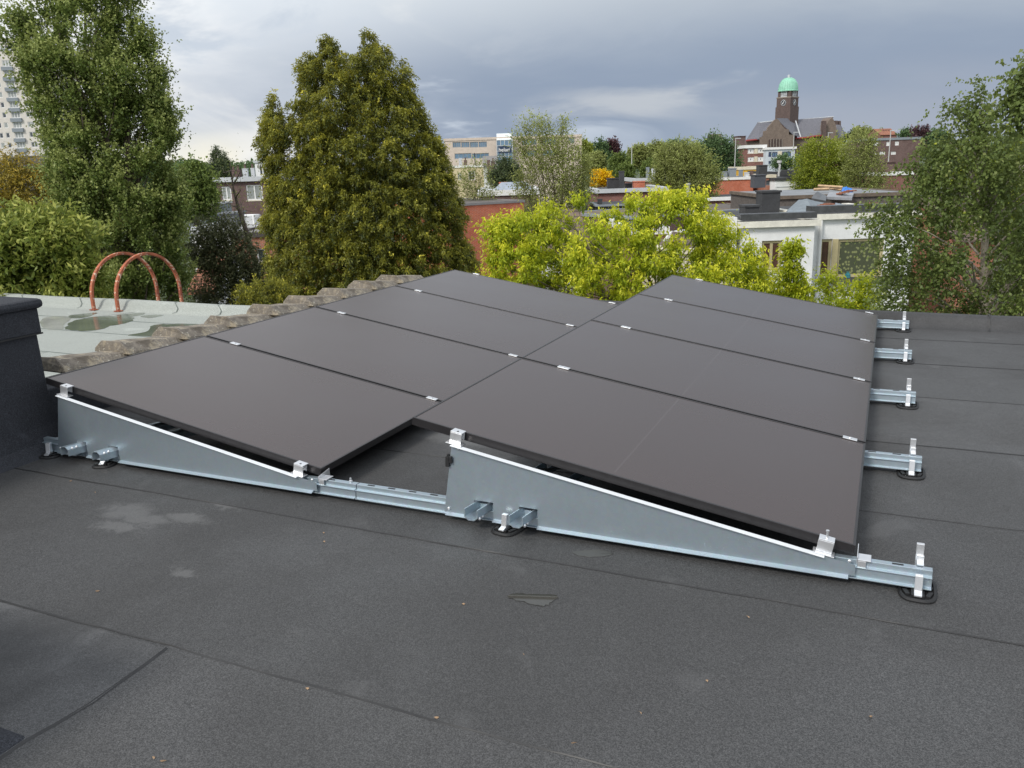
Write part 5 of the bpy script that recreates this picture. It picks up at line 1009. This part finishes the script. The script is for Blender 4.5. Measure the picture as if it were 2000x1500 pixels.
far = [(1140, 275, 20, 45, 190, L_GRN, 'slim fresh green tree at the right end of the office block'), (1170, 275, 30, 50, 260, L_FOR, 'dark round treetop right of the office block'), (1197, 277, 12, 30, 262, L_PUR, 'small purple-leaved treetop right of the office block'), (1165, 300, 28, 50, 170, L_OLV, 'pale olive tree before the dark round treetop'),
       (1212, 300, 34, 45, 160, L_MID, 'mid green tree above the yellow bush'), (1250, 284, 34, 45, 210, L_OLV, 'olive treetop on the skyline left of the wide round tree'), (1285, 277, 28, 45, 230, L_OLV, 'grey-green treetop just left of the wide round tree'), (1320, 276, 40, 40, 240, L_FOR, 'dark treetop right behind the wide round tree'), (1270, 315, 24, 40, 120, L_MID, 'fresh green tree between brick chimneys and the wide round tree'),
       (1360, 282, 28, 40, 220, L_MID, 'green treetop between the wide round tree and the brown roof'), (1665, 262, 22, 40, 260, L_DRK, 'dark treetop touching the church apse'), (1686, 250, 34, 45, 255, L_OLV, 'round olive treetop right of the church'), (1713, 258, 26, 40, 250, L_MID, 'green treetop left of the far red roof'), (1772, 256, 26, 45, 210, L_FOR, 'dark treetop right of the far red roof'),
       (1800, 248, 34, 50, 200, L_PUR, 'purplish dark treetop left of the birch'), (1830, 252, 34, 50, 190, L_FOR, 'dark green treetop behind the left of the birch'), (1220, 325, 26, 34, 130, L_MID, 'low green tree behind the black chimneys'), (1395, 300, 30, 50, 175, L_MID, 'green tree left of the brown brick building')]
for cx, yt, wd, hh, d_, lm, lab in far:
    pl_ = [(cx + wd * .55 * math.cos(a) * (1 + .12 * math.sin(3 * a + cx)), yt + hh * .55 - hh * .50 * math.sin(a)) for a in np.linspace(0, 2 * math.pi, 12, endpoint=False)]
    tree('distant_tree', lab, 'tree', pl_, d_, 70, 9, 12, d_ * .0045, d_ * .004, .3, d_ * .0018, d_ * .0013, 0, lm, BARKD, .25, cx, .9, limbs=4, group='treetops along the skyline')
# maple in front of the array
MAPL = [(952, 445), (958, 425), (975, 448), (990, 432), (1005, 445), (1040, 418), (1052, 412), (1062, 430), (1080, 412), (1092, 412), (1105, 438), (1118, 425), (1124, 388), (1134, 386), (1143, 415), (1156, 440), (1180, 448), (1192, 432), (1205, 440), (1216, 430), (1212, 408), (1222, 406), (1246, 430), (1246, 398), (1257, 386), (1268, 400), (1286, 382), (1298, 388), (1320, 378), (1330, 394), (1350, 390), (1374, 388), (1376, 400), (1368, 425), (1388, 452), (1402, 442), (1416, 440), (1426, 458), (1436, 470), (1446, 480), (1458, 500), (1478, 520), (1486, 550), (1488, 625), (960, 625), (945, 580), (962, 530), (950, 480)]
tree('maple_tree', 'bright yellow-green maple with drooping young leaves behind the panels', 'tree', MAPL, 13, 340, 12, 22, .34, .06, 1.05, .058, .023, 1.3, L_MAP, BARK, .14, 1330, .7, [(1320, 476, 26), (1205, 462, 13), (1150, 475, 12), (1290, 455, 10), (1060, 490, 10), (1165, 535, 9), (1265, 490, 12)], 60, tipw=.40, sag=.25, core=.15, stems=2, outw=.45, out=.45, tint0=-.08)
tree('maple_sapling', 'separate yellow-green maple shoot before the white house wall', 'tree', [(1536, 505), (1543, 478), (1551, 474), (1562, 492), (1568, 530), (1572, 625), (1520, 625), (1532, 560)], 13.3, 50, 9, 14, .18, .08, .5, .066, .026, 1.0, L_MAP, BARK, .05, 1548, .7, limbs=14, sag=.3, core=.1)
tree('garden_bush', 'loose yellow-green bush left of the birch above the roof edge', 'bush', [(1480, 580), (1510, 560), (1545, 575), (1595, 565), (1612, 545), (1650, 548), (1690, 550), (1715, 580), (1715, 640), (1480, 640)], 14, 90, 10, 14, .28, .12, .7, .062, .025, 1.0, L_MAP, BARK, .05, 1655, .7, limbs=14, sag=.3, tint0=-.06)
# birch and companions
BIR = [(1895, 165), (1915, 175), (1926, 215), (1932, 250), (1965, 268), (2010, 258), (2090, 240), (2090, 650), (1752, 650), (1732, 600), (1718, 540), (1722, 475), (1708, 440), (1724, 400), (1768, 375), (1782, 330), (1800, 305), (1820, 290), (1848, 285), (1866, 240), (1850, 215), (1868, 185)]
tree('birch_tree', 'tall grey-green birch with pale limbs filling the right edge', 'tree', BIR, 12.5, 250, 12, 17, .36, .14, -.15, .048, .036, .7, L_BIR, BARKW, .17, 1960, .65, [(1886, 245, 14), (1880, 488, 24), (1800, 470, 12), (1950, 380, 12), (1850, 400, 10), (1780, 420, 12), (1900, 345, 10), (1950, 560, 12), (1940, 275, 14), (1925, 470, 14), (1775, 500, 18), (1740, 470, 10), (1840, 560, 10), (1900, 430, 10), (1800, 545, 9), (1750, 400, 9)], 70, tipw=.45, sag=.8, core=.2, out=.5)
tree('birch_tree', 'hanging birch branch at the top right edge beside the tall birch', 'tree', [(1985, 160), (2000, 140), (2070, 100), (2070, 230), (2010, 225), (1985, 205)], 10.5, 36, 10, 16, .32, .18, -.2, .055, .042, .8, L_BIR, BARKW, .1, 2060, .7, limbs=12, sag=.6)
tree('broad_tree', 'yellowish green tree glowing behind the birch at the right edge', 'tree', [(1890, 300), (1930, 275), (1990, 285), (2060, 290), (2060, 470), (1900, 470), (1880, 380)], 20, 90, 10, 14, .6, .4, .3, .08, .055, .1, L_GRN, BARK, .15, 1990, .7, limbs=20)
# far woods and garden growth
def lumps(name, spots, per, m, lz):
    Cs = []; Ds = []; Ls = []; Ts = []
    for (p, rx, rz_) in spots:
        v = RNG.normal(size=(per, 3)); v /= np.linalg.norm(v, axis=1)[:, None]; v[:, 2] = np.abs(v[:, 2]) * 1.0 - .25; rr = RNG.uniform(.75, 1.05, per)[:, None]
        Cs.append(p + v * rr * [rx, rx, rz_]); Ds.append(v + RNG.normal(size=(per, 3)) * .6); Ls.append(np.full(per, lz * rx)); Ts.append(RNG.uniform(0, .5, per) + .4 * RNG.random())
    C, D, L, T = map(np.concatenate, (Cs, Ds, Ls, Ts)); o = leaves(name, C, D, L, L * .7, T, m, None); o['kind'] = 'stuff'; return o
sp = []
for i in range(120):
    px = RNG.uniform(-250, 620); d_ = RNG.uniform(260, 420); q = at(px, 306 + RNG.uniform(-3, 10) - (0 if px > 300 else 4), d_); r_ = RNG.uniform(5, 8); sp.append((q - [0, 0, r_ * .9], r_, r_ * .9)); sp.append((q - [0, 0, r_ * 1.9], r_ * 1.1, r_))
lumps('distant_wood', sp, 420, L_FOR, .14)
sp = []
for i in range(110):
    px = RNG.uniform(880, 2250); d_ = RNG.uniform(260, 400); yy = {0: 296, 1: 290, 2: 272}[0 if px < 1300 else 1 if px < 1650 else 2]
    q = at(px, yy + RNG.uniform(-4, 8), d_); r_ = RNG.uniform(4, 7); sp.append((q - [0, 0, r_ * .9], r_, r_ * .9))
lumps('distant_wood', sp, 320, L_FOR, .15)
sp = []
for i in range(150):
    px = RNG.uniform(-200, 2200); d_ = RNG.uniform(16, 34); q = at(px, 600, d_); r_ = RNG.uniform(.9, 1.9); sp.append((np.array([q[0], q[1], -8.3 + RNG.uniform(0, 1.5)]), r_, r_ * 1.1))
lumps('garden_undergrowth', sp, 200, L_DRK, .16)
sp = []
for i in range(120):
    px = RNG.uniform(-200, 2200); d_ = RNG.uniform(50, 240); q = at(px, 600, d_); r_ = RNG.uniform(2, 3.6); sp.append((np.array([q[0], q[1], -7.5 + RNG.uniform(0, 2)]), r_, r_))
lumps('garden_undergrowth', sp, 160, L_MID, .14)
